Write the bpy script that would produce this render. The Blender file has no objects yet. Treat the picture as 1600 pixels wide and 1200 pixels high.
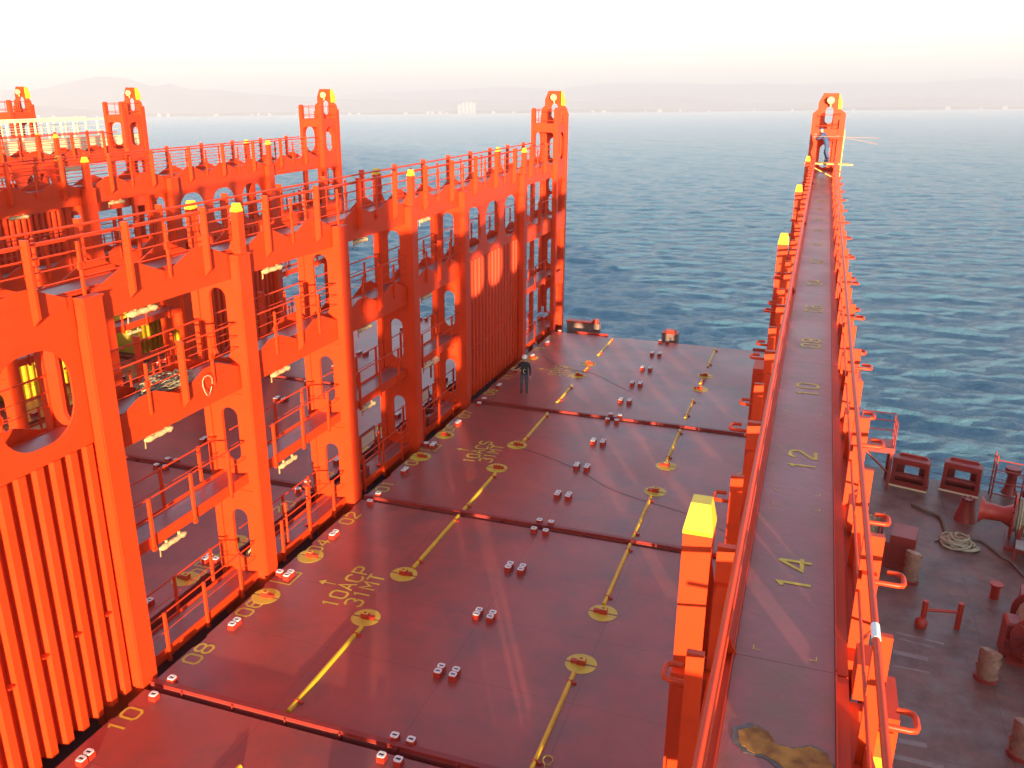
import bpy, bmesh, math, random
import numpy as np
from mathutils import Vector, Matrix
from mathutils.geometry import tessellate_polygon
R_ = math.radians
random.seed(7); rng = np.random.default_rng(7)
S = bpy.context.scene
COL = S.collection
# ------------------------------------------------------------------ camera
cam_d = bpy.data.cameras.new('camera'); cam = bpy.data.objects.new('camera', cam_d); COL.objects.link(cam)
cam.location = (13.3014, -23.3533, 13.1026)
cam.rotation_euler = (1.24372621, -0.00653669, 0.33106919)
cam_d.sensor_width = 36; cam_d.lens = 36 * 1365.1 / 1600
cam_d.clip_start = 0.05; cam_d.clip_end = 60000
S.camera = cam
# ------------------------------------------------------------------ sun direction (ship frame)
SUN_EL = R_(3.6)
SUN_AZ = Vector((1.0, -1.965, 0)).normalized()
TO_SUN = Vector((SUN_AZ.x * math.cos(SUN_EL), SUN_AZ.y * math.cos(SUN_EL), math.sin(SUN_EL)))
# the ship is trimmed by the stern: the sea is tilted in the ship's frame
UP = Vector((-0.0222, 0.0178, 1)).normalized()
H_SEA = 30.0
# ------------------------------------------------------------------ world
W = bpy.data.worlds.new("World"); S.world = W; W.use_nodes = True
nt = W.node_tree; nt.nodes.clear()
sky = nt.nodes.new('ShaderNodeTexSky'); sky.sky_type = 'NISHITA'; sky.sun_disc = False
sky.sun_elevation = R_(6.5); sky.altitude = 0; sky.air_density = 1.0; sky.dust_density = 0.4; sky.ozone_density = 2.0
sky.sun_rotation = math.atan2(SUN_AZ.x, SUN_AZ.y)
tc = nt.nodes.new('ShaderNodeTexCoord'); mp = nt.nodes.new('ShaderNodeMapping'); mp.vector_type = 'VECTOR'
q = UP.rotation_difference(Vector((0, 0, 1)))
mp.inputs['Rotation'].default_value = q.to_euler('XYZ')
bg = nt.nodes.new('ShaderNodeBackground'); bg.inputs['Strength'].default_value = 0.133
wo = nt.nodes.new('ShaderNodeOutputWorld')
nt.links.new(tc.outputs['Generated'], mp.inputs['Vector']); nt.links.new(mp.outputs[0], sky.inputs['Vector'])
nt.links.new(sky.outputs[0], bg.inputs['Color']); nt.links.new(bg.outputs[0], wo.inputs['Surface'])
# ------------------------------------------------------------------ sun
sl = bpy.data.lights.new('sun', 'SUN'); sl.energy = 4.6; sl.angle = R_(0.53); sl.color = (1.0, 0.74, 0.46)
so = bpy.data.objects.new('sun', sl); COL.objects.link(so)
so.rotation_euler = TO_SUN.to_track_quat('Z', 'Y').to_euler()
# ------------------------------------------------------------------ exposure
S.view_settings.view_transform = 'Standard'; S.view_settings.look = 'None'
S.view_settings.gamma = 1; S.view_settings.use_curve_mapping = False
S.view_settings.exposure = 1.83
S.cycles.volume_bounces = 1; S.cycles.max_bounces = 6

# ================================================================== helpers
def tag(o, label=None, cat=None, group=None, kind=None):
    if label: o['label'] = label
    if cat: o['category'] = cat
    if group: o['group'] = group
    if kind: o['kind'] = kind
    return o
def empty(name, loc=(0, 0, 0), label=None, cat=None, group=None, rz=0):
    o = bpy.data.objects.new(name, None); COL.objects.link(o); o.location = loc; o.rotation_euler = (0, 0, rz)
    o.empty_display_size = .2
    return tag(o, label, cat, group)
class MB:
    def __init__(s): s.v = []; s.f = []; s.m = []; s.cm = 0; s.sm = []
    def add(s, vs, fs, smooth=False):
        b = len(s.v); s.v += [tuple(v) for v in vs]
        for f in fs: s.f.append(tuple(i + b for i in f)); s.m.append(s.cm); s.sm.append(smooth)
        return s
    def box(s, x0, x1, y0, y1, z0, z1):
        if x0 > x1: x0, x1 = x1, x0
        if y0 > y1: y0, y1 = y1, y0
        vs = [(x, y, z) for z in (z0, z1) for y in (y0, y1) for x in (x0, x1)]
        return s.add(vs, [(0, 2, 3, 1), (4, 5, 7, 6), (0, 1, 5, 4), (2, 6, 7, 3), (0, 4, 6, 2), (1, 3, 7, 5)])
    def cbox(s, x0, x1, y0, y1, z0, z1, c=.02):
        """box with chamfered top edges"""
        s.box(x0, x1, y0, y1, z0, z1 - c)
        a = [(x0, y0, z1 - c), (x1, y0, z1 - c), (x1, y1, z1 - c), (x0, y1, z1 - c)]
        b = [(x0 + c, y0 + c, z1), (x1 - c, y0 + c, z1), (x1 - c, y1 - c, z1), (x0 + c, y1 - c, z1)]
        s.v and None
        s.add(a + b, [(0, 1, 5, 4), (1, 2, 6, 5), (2, 3, 7, 6), (3, 0, 4, 7), (4, 5, 6, 7)])
        return s
    def tube(s, pts, r, n=8, caps=True):
        pts = [Vector(p) for p in pts]
        rs = r if isinstance(r, (list, tuple)) else [r] * len(pts)
        rings = []; prev = None
        for i, p in enumerate(pts):
            t = (pts[min(i + 1, len(pts) - 1)] - pts[max(i - 1, 0)])
            if t.length < 1e-9: t = Vector((0, 0, 1))
            t.normalize()
            if prev is None:
                a = Vector((0, 0, 1)) if abs(t.z) < .9 else Vector((1, 0, 0))
                u = t.cross(a).normalized()
            else:
                u = (prev - t * prev.dot(t)).normalized()
            prev = u; w = t.cross(u)
            rings.append([p + (u * math.cos(2 * math.pi * k / n) + w * math.sin(2 * math.pi * k / n)) * rs[i] for k in range(n)])
        vs = [v for rg in rings for v in rg]; fs = []
        for i in range(len(pts) - 1):
            for k in range(n):
                a = i * n + k; b = i * n + (k + 1) % n
                fs.append((a, b, b + n, a + n))
        s.add(vs, fs, True)
        if caps:
            s.add(rings[0], [tuple(range(n))[::-1]]); s.add(rings[-1], [tuple(range(n))])
        return s
    def prism(s, outer, z0, z1, M=None, holes=()):
        """2-D polygon with holes, extruded z0..z1, optional matrix"""
        loops = [list(outer)] + [list(h) for h in holes]
        def area(l): return sum(l[i][0] * l[(i + 1) % len(l)][1] - l[(i + 1) % len(l)][0] * l[i][1] for i in range(len(l)))
        if area(loops[0]) < 0: loops[0].reverse()
        for h in loops[1:]:
            if area(h) > 0: h.reverse()
        tri = tessellate_polygon([[Vector((p[0], p[1], 0)) for p in l] for l in loops])
        flat = [p for l in loops for p in l]; n = len(flat)
        vs = [Vector((p[0], p[1], z0)) for p in flat] + [Vector((p[0], p[1], z1)) for p in flat]
        fs = []
        for t in tri:
            a, b, c = t
            ar = (flat[b][0] - flat[a][0]) * (flat[c][1] - flat[a][1]) - (flat[c][0] - flat[a][0]) * (flat[b][1] - flat[a][1])
            if ar < 0: b, c = c, b
            fs.append((a + n, b + n, c + n)); fs.append((c, b, a))
        o = 0
        for l in loops:
            k = len(l)
            for i in range(k):
                a = o + i; b = o + (i + 1) % k
                fs.append((a, b, b + n, a + n))
            o += k
        if M is not None: vs = [M @ v for v in vs]
        return s.add(vs, fs)
    def build(s, name, mats, parent=None, loc=None, cache=None):
        me = s.mesh(name, mats)
        return link(name, me, parent, loc)
    def mesh(s, name, mats):
        me = bpy.data.meshes.new(name)
        me.from_pydata([tuple(v) for v in s.v], [], s.f)
        if not isinstance(mats, (list, tuple)): mats = [mats]
        for m in mats: me.materials.append(m)
        me.polygons.foreach_set('material_index', s.m)
        me.polygons.foreach_set('use_smooth', s.sm)
        me.update(); return me
def link(name, me, parent=None, loc=None, rz=None):
    o = bpy.data.objects.new(name, me); COL.objects.link(o)
    if parent is not None: o.parent = parent
    if loc is not None: o.location = loc
    if rz is not None: o.rotation_euler = (0, 0, rz)
    return o
# plane matrices: 2-D (a,b) + depth -> world
MYZ = Matrix(((0, 0, 1, 0), (1, 0, 0, 0), (0, 1, 0, 0), (0, 0, 0, 1)))      # (y,z) plane, depth = +x
MXZ = Matrix(((1, 0, 0, 0), (0, 0, -1, 0), (0, 1, 0, 0), (0, 0, 0, 1)))     # (x,z) plane, depth = -y
def stadium(cx, w, z0, z1, n=8, r=None):
    r = w / 2 if r is None else min(r, w / 2)
    pts = []
    for (ax, az, s0) in ((cx + w / 2 - r, z1 - r, 0), (cx - w / 2 + r, z1 - r, 90), (cx - w / 2 + r, z0 + r, 180), (cx + w / 2 - r, z0 + r, 270)):
        for k in range(n + 1):
            t = R_(s0 + 90 * k / n); pts.append((ax + r * math.cos(t), az + r * math.sin(t)))
    out = []
    for p in pts:
        if not out or (abs(p[0] - out[-1][0]) + abs(p[1] - out[-1][1])) > 1e-5: out.append(p)
    if abs(out[0][0] - out[-1][0]) + abs(out[0][1] - out[-1][1]) < 1e-5: out.pop()
    return out
# ------------------------------------------------------------------ materials
def mat(name, base, rough=.5, metal=0, var=.08, scale=3, dirt=None, dirt_amt=0, dirt_scale=1.5, bump=0, bump_scale=20, spec=.5, lines=None, coat=0, rvar=.08, dlo=.52, streak=0):
    m = bpy.data.materials.new(name); m.use_nodes = True
    t = m.node_tree; b = t.nodes['Principled BSDF']; N = t.nodes.new; L = t.links.new
    b.inputs['Metallic'].default_value = metal; b.inputs['Specular IOR Level'].default_value = spec
    if coat: b.inputs['Coat Weight'].default_value = coat; b.inputs['Coat Roughness'].default_value = .25
    tc = N('ShaderNodeTexCoord'); geo = N('ShaderNodeNewGeometry')
    no = N('ShaderNodeTexNoise'); no.inputs['Scale'].default_value = scale; no.inputs['Detail'].default_value = 6; no.inputs['Roughness'].default_value = .65
    L(geo.outputs['Position'], no.inputs['Vector'])
    cr = N('ShaderNodeValToRGB'); cr.color_ramp.elements[0].position = .3; cr.color_ramp.elements[1].position = .7
    lo = [c * (1 - var) for c in base[:3]] + [1]; hi = [min(1, c * (1 + var)) for c in base[:3]] + [1]
    cr.color_ramp.elements[0].color = lo; cr.color_ramp.elements[1].color = hi
    L(no.outputs['Fac'], cr.inputs['Fac']); out = cr.outputs['Color']
    if dirt:
        n2 = N('ShaderNodeTexNoise'); n2.inputs['Scale'].default_value = dirt_scale; n2.inputs['Detail'].default_value = 8; n2.inputs['Roughness'].default_value = .7
        L(geo.outputs['Position'], n2.inputs['Vector'])
        c2 = N('ShaderNodeValToRGB'); c2.color_ramp.elements[0].position = dlo; c2.color_ramp.elements[1].position = dlo + .2
        c2.color_ramp.elements[0].color = (0, 0, 0, 1); c2.color_ramp.elements[1].color = (dirt_amt,) * 3 + (1,)
        L(n2.outputs['Fac'], c2.inputs['Fac'])
        mx = N('ShaderNodeMixRGB'); mx.inputs[2].default_value = (*dirt, 1)
        L(c2.outputs['Color'], mx.inputs[0]); L(out, mx.inputs[1]); out = mx.outputs[0]
    if streak:
        ms = N('ShaderNodeMapping'); ms.inputs['Scale'].default_value = (5, 5, .35); L(geo.outputs['Position'], ms.inputs['Vector'])
        ns = N('ShaderNodeTexNoise'); ns.inputs['Scale'].default_value = 1.0; ns.inputs['Detail'].default_value = 6; ns.inputs['Roughness'].default_value = .7; L(ms.outputs[0], ns.inputs['Vector'])
        cs = N('ShaderNodeValToRGB'); cs.color_ramp.elements[0].position = .55; cs.color_ramp.elements[1].position = .72
        cs.color_ramp.elements[0].color = (0, 0, 0, 1); cs.color_ramp.elements[1].color = (streak,) * 3 + (1,)
        L(ns.outputs['Fac'], cs.inputs['Fac']); mx = N('ShaderNodeMixRGB'); mx.inputs[2].default_value = (.33, .04, .015, 1)
        L(cs.outputs['Color'], mx.inputs[0]); L(out, mx.inputs[1]); out = mx.outputs[0]
    if lines:      # plate seams: (pitch_x, pitch_y, darkness)
        sx = N('ShaderNodeSeparateXYZ'); L(geo.outputs['Position'], sx.inputs[0]); prevo = out
        for ax, pitch in (('X', lines[0]), ('Y', lines[1])):
            d = N('ShaderNodeMath'); d.operation = 'DIVIDE'; d.inputs[1].default_value = pitch; L(sx.outputs[ax], d.inputs[0])
            fr = N('ShaderNodeMath'); fr.operation = 'FRACT'; L(d.outputs[0], fr.inputs[0])
            lt = N('ShaderNodeMath'); lt.operation = 'LESS_THAN'; lt.inputs[1].default_value = .02 / pitch; L(fr.outputs[0], lt.inputs[0])
            ml = N('ShaderNodeMath'); ml.operation = 'MULTIPLY'; ml.inputs[1].default_value = lines[2]; L(lt.outputs[0], ml.inputs[0])
            mx = N('ShaderNodeMixRGB'); mx.inputs[2].default_value = (*[c * .25 for c in base[:3]], 1)
            L(ml.outputs[0], mx.inputs[0]); L(prevo, mx.inputs[1]); prevo = mx.outputs[0]
        out = prevo
    L(out, b.inputs['Base Color'])
    mr = N('ShaderNodeMapRange'); mr.inputs['To Min'].default_value = max(.02, rough - rvar); mr.inputs['To Max'].default_value = rough + rvar
    n3 = N('ShaderNodeTexNoise'); n3.inputs['Scale'].default_value = scale * .6; n3.inputs['Detail'].default_value = 4
    L(geo.outputs['Position'], n3.inputs['Vector']); L(n3.outputs['Fac'], mr.inputs['Value']); L(mr.outputs[0], b.inputs['Roughness'])
    if bump:
        n4 = N('ShaderNodeTexNoise'); n4.inputs['Scale'].default_value = bump_scale; n4.inputs['Detail'].default_value = 5
        L(geo.outputs['Position'], n4.inputs['Vector'])
        bp = N('ShaderNodeBump'); bp.inputs['Strength'].default_value = bump; bp.inputs['Distance'].default_value = .02
        L(n4.outputs['Fac'], bp.inputs['Height']); L(bp.outputs[0], b.inputs['Normal'])
    return m
ORANGE = mat('orange_paint', (.6, .042, .007), .42, spec=.3, streak=.35, var=.07, scale=.8, dirt=(.35, .06, .03), dirt_amt=.25, dirt_scale=1.1, bump=.25, bump_scale=2.2)
DECK = mat('maroon_deck_paint', (.34, .067, .053), .34, spec=.6, var=.16, scale=.45, dirt=(.15, .07, .065), dirt_amt=.7, dirt_scale=.6, bump=.35, bump_scale=1.3, lines=(3.12, 2.5, .45), rvar=.15, dlo=.47)
WALK = mat('walkway_paint', (.3, .075, .07), .36, spec=.7, var=.14, scale=1.4, dirt=(.17, .085, .04), dirt_amt=.75, dirt_scale=1.6, bump=.2, bump_scale=8, rvar=.12, dlo=.48)
MOOR = mat('mooring_deck_paint', (.15, .065, .05), .45, var=.45, scale=1.1, dirt=(.17, .13, .12), dirt_amt=.95, dirt_scale=.8, bump=.3, bump_scale=3, lines=(3.3, 2.2, .5), rvar=.18, dlo=.46)
RED = mat('red_fitting_paint', (.42, .03, .015), .4, var=.1, scale=4, dirt=(.2, .05, .03), dirt_amt=.4, dirt_scale=5)
DRED = mat('dark_red_machinery_paint', (.26, .025, .02), .42, var=.15, scale=3, dirt=(.16, .06, .04), dirt_amt=.5, dirt_scale=4)
YEL = mat('yellow_gloss_paint', (.7, .45, .02), .4, var=.12, scale=3, dirt=(.5, .3, .05), dirt_amt=.3, dirt_scale=6)
YMK = mat('yellow_deck_marking', (.66, .48, .05), .5, var=.15, scale=5, dirt=(.26, .12, .04), dirt_amt=.6, dirt_scale=5)
WHITE = mat('white_paint', (.8, .78, .76), .5, var=.04, scale=5)
BLACK = mat('black_rubber', (.02, .018, .018), .6, var=.2)
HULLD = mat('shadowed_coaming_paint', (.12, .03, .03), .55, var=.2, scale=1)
HULL = mat('hull_paint', (.3, .04, .03), .5, var=.1, scale=.5)
GREY = mat('galvanised_grating', (.38, .38, .37), .5, metal=.3, var=.12, scale=6)
WRAP = mat('yellowed_plastic_wrap', (.6, .42, .2), .3, var=.25, scale=9, bump=1, bump_scale=14)
WRAPR = mat('clear_plastic_wrap_over_red', (.3, .16, .11), .28, var=.25, scale=7, bump=1, bump_scale=12)
ROPE = mat('mooring_rope_fibre', (.42, .36, .24), .85, var=.25, scale=20, bump=1, bump_scale=60)
ROPED = mat('dirty_rope_fibre', (.16, .135, .1), .85, var=.25, scale=20, bump=1, bump_scale=60)
CREAM = mat('cream_house_paint', (.8, .68, .42), .5, var=.05, scale=.6)
YHOUSE = mat('yellow_house_paint', (.62, .43, .03), .5, var=.12, scale=.8, dirt=(.4, .25, .05), dirt_amt=.5)
GLASS = mat('dark_window_glass', (.05, .06, .07), .08, var=.1)
SCAF = mat('bare_scaffold_timber', (.7, .42, .12), .6, var=.15, scale=8)
STEEL = mat('bare_scraped_steel', (.3, .3, .3), .4, metal=.7, var=.2, scale=20)
BOARD = mat('pale_notice_board', (.62, .55, .45), .5, var=.08)

# ------------------------------------------------------------------ stroke lettering (flat painted marks)
G = {  # unit glyph box: width .62 height 1
 '0': [([(.15, 0), (0, .15), (0, .85), (.15, 1), (.47, 1), (.62, .85), (.62, .15), (.47, 0)], True)],
 '1': [([(.31, 0), (.31, .96), (.14, .84)], False)],
 '2': [([(0, .8), (.12, 1), (.5, 1), (.62, .85), (.62, .62), (0, .12), (0, 0), (.62, 0)], False)],
 '3': [([(0, .85), (.15, 1), (.47, 1), (.62, .85), (.62, .65), (.45, .52), (.62, .4), (.62, .15), (.47, 0), (.15, 0), (0, .15)], False)],
 '4': [([(.48, 1), (0, .3), (.68, .3)], False), ([(.48, 0), (.48, .98)], False)],
 '5': [([(.6, 1), (0, 1), (0, .57), (.45, .57), (.62, .42), (.62, .15), (.47, 0), (.15, 0), (0, .13)], False)],
 '6': [([(.58, .95), (.15, 1), (0, .8), (0, .15), (.15, 0), (.47, 0), (.62, .15), (.62, .4), (.47, .55), (.03, .55)], False)],
 '7': [([(0, 1), (.62, 1), (.25, 0)], False)],
 '8': [([(.15, .52), (.02, .66), (.02, .86), (.15, 1), (.47, 1), (.6, .86), (.6, .66), (.47, .52)], True),
       ([(.1, .47), (0, .35), (0, .14), (.15, 0), (.47, 0), (.62, .14), (.62, .35), (.52, .47)], False)],
 '9': [([(.04, .05), (.47, 0), (.62, .2), (.62, .85), (.47, 1), (.15, 1), (0, .85), (0, .6), (.15, .45), (.59, .45)], False)],
 'A': [([(0, 0), (.31, 1), (.62, 0)], False), ([(.12, .34), (.5, .34)], False)],
 'C': [([(.62, .82), (.47, 1), (.15, 1), (0, .85), (0, .15), (.15, 0), (.47, 0), (.62, .18)], False)],
 'P': [([(0, 0), (0, 1), (.47, 1), (.62, .87), (.62, .6), (.47, .47), (.06, .47)], False)],
 'S': [([(.62, .85), (.47, 1), (.15, 1), (0, .85), (0, .65), (.15, .52), (.47, .48), (.62, .35), (.62, .15), (.47, 0), (.15, 0), (0, .15)], False)],
 'M': [([(0, 0), (0, 1), (.31, .45), (.62, 1), (.62, 0)], False)],
 'T': [([(0, 1), (.62, 1)], False), ([(.31, .94), (.31, 0)], False)],
 'L': [([(0, 1), (0, 0), (.6, 0)], False)],
}
def strip(mb, pts, w, z, closed, M):
    n = len(pts); P = [Vector((p[0], p[1])) for p in pts]; a = []; b = []
    for i in range(n):
        if closed: d0 = (P[i] - P[i - 1]).normalized(); d1 = (P[(i + 1) % n] - P[i]).normalized()
        else:
            d0 = (P[i] - P[i - 1]).normalized() if i else (P[1] - P[0]).normalized()
            d1 = (P[i + 1] - P[i]).normalized() if i < n - 1 else d0
        nn = Vector((-d0.y - d1.y, d0.x + d1.x))
        if nn.length < .3: nn = Vector((-d0.y, d0.x))
        nn.normalize(); k = min(1.8, 1 / max(.45, nn.dot(Vector((-d1.y, d1.x)))))
        a.append(P[i] + nn * w / 2 * k); b.append(P[i] - nn * w / 2 * k)
    vs = [M @ Vector((p.x, p.y, z)) for p in a] + [M @ Vector((p.x, p.y, z)) for p in b]
    rngk = n if closed else n - 1
    mb.add(vs, [(i + n, (i + 1) % n + n, (i + 1) % n, i) for i in range(rngk)])
def text_mb(txt, h, wd, M, mb=None, ws=.155, gap=.26):
    """flat lettering in the XY plane of M, reading along +x of M"""
    mb = mb or MB(); x = 0; tot = len(txt) * (.62 + gap) - gap
    for ch in txt:
        for k, (pts, cl) in enumerate(G.get(ch, [])):
            strip(mb, [((x + p[0] - tot / 2) * wd, (p[1] - .5) * h) for p in pts], ws * h, k * .0012, cl, M)
        x += .62 + gap
    return mb
def frameM(x, y, z, rot):      # reading direction rotated by rot
    return Matrix.Translation((x, y, z)) @ Matrix.Rotation(rot, 4, 'Z')

# ================================================================== SETTING: sea, hills, haze
def sea_basis():
    u = UP; fx = Vector((1, 0, 0)); fx = (fx - u * fx.dot(u)).normalized(); fy = u.cross(fx); return fx, fy, u
FX, FY, FZ = sea_basis()
SEA_O = Vector(cam.location) - FZ * H_SEA
def seapt(a, b, c=0): return SEA_O + FX * a + FY * b + FZ * c
def az_pt(px, dist, h):          # azimuth from photo column at the horizon
    az = math.atan((px - 800) / 1365.1) ; ang = math.pi / 2 + 0.331 - az
    return ang
def build_sea():
    a_d = np.radians(np.concatenate([np.arange(66, 152, .1), np.arange(152, 426, 3)]))
    r = np.concatenate([12 * np.exp(np.linspace(0, math.log(50 / 12), 60, endpoint=False)), 50 * np.exp(np.linspace(0, math.log(1500 / 50), 850, endpoint=False)), 1500 * np.exp(np.linspace(0, math.log(60000 / 1500), 160))]); nr = len(r)
    A, Rr = np.meshgrid(a_d, r)
    X = Rr * np.cos(A); Y = Rr * np.sin(A)
    Z = np.zeros_like(X); DX = np.zeros_like(X); DY = np.zeros_like(X)
    dr = np.gradient(r)[:, None]
    wind = R_(283)
    for i in range(64):
        lam = .9 * (13 / .9) ** (i / 63.0) * rng.uniform(.9, 1.1)
        th = wind + rng.normal(0, .5); k = 2 * math.pi / lam
        amp = .0066 * lam ** .92 * (1.0 if lam < 7 else .7)
        fade = np.clip((lam / (2.2 * dr) - .8), 0, 1)
        cell = Rr * R_(.1); fade = fade * np.clip((lam / (2.2 * cell) - .8), 0, 1)
        ph = k * (X * math.cos(th) + Y * math.sin(th)) + rng.uniform(0, 6.28)
        Z += amp * fade * np.cos(ph)
        DX -= amp * .9 * fade * math.cos(th) * np.sin(ph); DY -= amp * .9 * fade * math.sin(th) * np.sin(ph)
    X = X + DX; Y = Y + DY
    P = np.array(SEA_O)[None, None, :] + X[..., None] * np.array(FX) + Y[..., None] * np.array(FY) + Z[..., None] * np.array(FZ)
    na = len(a_d); idx = np.arange(nr * na).reshape(nr, na)
    a = idx[:-1, :]; b = np.roll(idx, -1, axis=1)[:-1, :]; c = np.roll(idx, -1, axis=1)[1:, :]; d = idx[1:, :]
    F = np.stack([a, d, c, b], -1).reshape(-1, 4)
    me = bpy.data.meshes.new('sea'); me.vertices.add(nr * na); me.vertices.foreach_set('co', P.astype(np.float32).ravel())
    me.loops.add(F.size); me.loops.foreach_set('vertex_index', F.ravel().astype(np.int32))
    me.polygons.add(len(F)); me.polygons.foreach_set('loop_start', np.arange(0, F.size, 4, dtype=np.int32))
    me.polygons.foreach_set('loop_total', np.full(len(F), 4, dtype=np.int32))
    me.polygons.foreach_set('use_smooth', np.ones(len(F), dtype=bool))
    me.update(calc_edges=True)
    m = bpy.data.materials.new('sea_water'); m.use_nodes = True; t = m.node_tree; b_ = t.nodes['Principled BSDF']
    b_.inputs['Base Color'].default_value = (.1, .24, .33, 1); b_.inputs['Roughness'].default_value = .16
    b_.inputs['IOR'].default_value = 1.33
    N = t.nodes.new; L = t.links.new; geo = N('ShaderNodeNewGeometry')
    prev = None
    for sc, st, dist, kind in ((.18, 1, .5, 'FBM'), (.45, 1, .5, 'RIDGED_MULTIFRACTAL'), (1.3, 1, .45, 'FBM'), (3.5, 1, .2, 'RIDGED_MULTIFRACTAL'), (9, 1, .06, 'FBM')):
        mpn = N('ShaderNodeMapping'); mpn.inputs['Rotation'].default_value = (0, 0, R_(25)); mpn.inputs['Scale'].default_value = (1, 1.7, 1)
        L(geo.outputs['Position'], mpn.inputs['Vector'])
        n = N('ShaderNodeTexNoise'); n.noise_type = kind; n.inputs['Scale'].default_value = sc; n.inputs['Detail'].default_value = 7 if kind == 'FBM' else 3; n.inputs['Roughness'].default_value = .68
        L(mpn.outputs[0], n.inputs['Vector'])
        bm = N('ShaderNodeBump'); bm.inputs['Strength'].default_value = st; bm.inputs['Distance'].default_value = dist
        L(n.outputs['Fac'], bm.inputs['Height'])
        if prev: L(prev, bm.inputs['Normal'])
        prev = bm.outputs[0]
    L(prev, b_.inputs['Normal'])
    me.materials.append(m)
    o = bpy.data.objects.new('sea', me); COL.objects.link(o); o['kind'] = 'structure'
build_sea()
HILLM = mat('distant_hill_ground', (.15, .11, .13), .9, var=.3, scale=.002)
def horizon_dir(px):      # unit direction on the sea plane through a photo column
    M3 = cam.rotation_euler.to_matrix(); d = M3 @ Vector(((px - 800) / 1365.1, .31, -1))
    d = d - FZ * d.dot(FZ); return d.normalized()
def hills(name, dist, prof, seed):
    """ridge built as a strip of real relief: prof = [(px, height px above the waterline)]"""
    rg = np.random.default_rng(seed); mb = MB(); cols = []
    pxs = np.linspace(-500, 2200, 260)
    hp = np.interp(pxs, [p[0] for p in prof], [p[1] for p in prof])
    ruff = np.zeros_like(pxs)
    for k in range(1, 9): ruff += np.sin(pxs * .006 * 2 ** (k * .62) + rg.uniform(0, 6)) / 2 ** (k * .62)
    rows = [(0, 0), (.06, .1), (.16, .3), (.3, .62), (.42, .86), (.5, 1), (.6, .9), (.8, .5), (1, 0)]
    nr = len(rows); depth = dist * .22
    for i, px in enumerate(pxs):
        d = horizon_dir(px); side = d.cross(FZ)
        cosv = max(.5, d.dot(horizon_dir(800)))
        for j, (u, v) in enumerate(rows):
            H = max(0, hp[i] + ruff[i] * (1.2 + hp[i] * .07)) / 1365.1 * dist / cosv * .98
            wob = 1 + .35 * math.sin(i * .31 + j * 1.7 + seed) * (v * (1 - v) * 3)
            p = SEA_O + d * (dist / 1.0 + u * depth) + FZ * (-2 + H * v * wob + (2.0 if j and j < nr - 1 else 0))
            mb.v.append(tuple(p))
    for i in range(len(pxs) - 1):
        for j in range(nr - 1):
            a = i * nr + j; mb.f.append((a, a + nr, a + nr + 1, a + 1)); mb.m.append(0); mb.sm.append(True)
    o = mb.build(name, HILLM); o['kind'] = 'structure'; return o
hills('hills', 12200, [(-500, 12), (60, 14), (160, 6), (330, 4), (480, 5), (640, 3), (900, 4), (1300, 3), (1600, 2), (2200, 3)], 3)
hills('hills', 18000, [(-500, 20), (-100, 30), (0, 33), (40, 30), (110, 43), (160, 52), (205, 49), (245, 38), (270, 43), (310, 38), (340, 39), (380, 33), (430, 30), (520, 26), (640, 22), (760, 16),
                       (900, 17), (1000, 26), (1060, 25), (1160, 12), (1300, 10), (1400, 16), (1500, 14), (1600, 8), (2200, 10)], 11)
hills('hills', 26000, [(-500, 15), (200, 20), (420, 26), (560, 30), (700, 38), (780, 42), (870, 38), (950, 44), (1050, 42), (1150, 34), (1250, 36), (1340, 40), (1450, 38), (1560, 36), (1650, 30), (2200, 25)], 23)
def facade_mat(name, base):
    m = bpy.data.materials.new(name); m.use_nodes = True; t = m.node_tree; b = t.nodes['Principled BSDF']
    g = t.nodes.new('ShaderNodeNewGeometry'); br = t.nodes.new('ShaderNodeTexBrick'); br.inputs['Scale'].default_value = .18
    br.inputs['Color1'].default_value = (*base, 1); br.inputs['Color2'].default_value = (*[c * .85 for c in base], 1); br.inputs['Mortar'].default_value = (.15, .14, .14, 1)
    t.links.new(g.outputs['Position'], br.inputs['Vector']); t.links.new(br.outputs['Color'], b.inputs['Base Color']); return m
FAC = facade_mat('far_facade_paint', (.85, .78, .74))
def far_building(px, wpx, hpx, dist, name, label, cat, group):
    d = horizon_dir(px); side = d.cross(FZ).normalized(); w = wpx / 1365.1 * dist; h = hpx / 1365.1 * dist
    e = empty(name, SEA_O + d * dist, label, cat, group)
    M = Matrix((( side.x, d.x, FZ.x, 0), (side.y, d.y, FZ.y, 0), (side.z, d.z, FZ.z, 0), (0, 0, 0, 1)))
    mb = MB(); mb.box(-w / 2, w / 2, 0, w * .8, -3, h); mb.v = [tuple(M @ Vector(v)) for v in mb.v]
    mb.build('wall', FAC, e)
    mb = MB(); mb.box(-w / 4, w / 4, w * .2, w * .5, h, h + h * .08 + 2); mb.v = [tuple(M @ Vector(v)) for v in mb.v]
    mb.build('roof', FAC, e)
for k, (px, w, h) in enumerate([(718, 5, 12), (724, 4.5, 15), (730, 4.5, 16), (736, 4.5, 16), (741, 4, 14)]):
    far_building(px, w, h, 12000, 'apartment_tower', ['short pale tower at the left end of the waterfront tower block row', 'second pale tower from the left in the waterfront block row',
        'middle pale tower of the five on the distant shore', 'second pale tower from the right in the waterfront block row', 'rightmost pale tower of the five on the distant shore'][k], 'building', 'pale towers on the distant shore')
for px in [60, 85, 120, 150, 178, 250, 262, 340, 395, 402, 420, 466, 545, 560, 632, 668, 674, 690, 700, 770, 800, 926, 942, 1008, 1030, 1064, 1110, 1180, 1240, 1330, 1480, 1530, 1570]:
    far_building(px + random.uniform(-3, 3), random.uniform(2, 7), random.uniform(1.6, 4), 12050, 'coastal_building', 'tiny pale building on the hazy far shoreline, too small to show windows', 'building', 'tiny buildings along the far shoreline')

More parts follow.
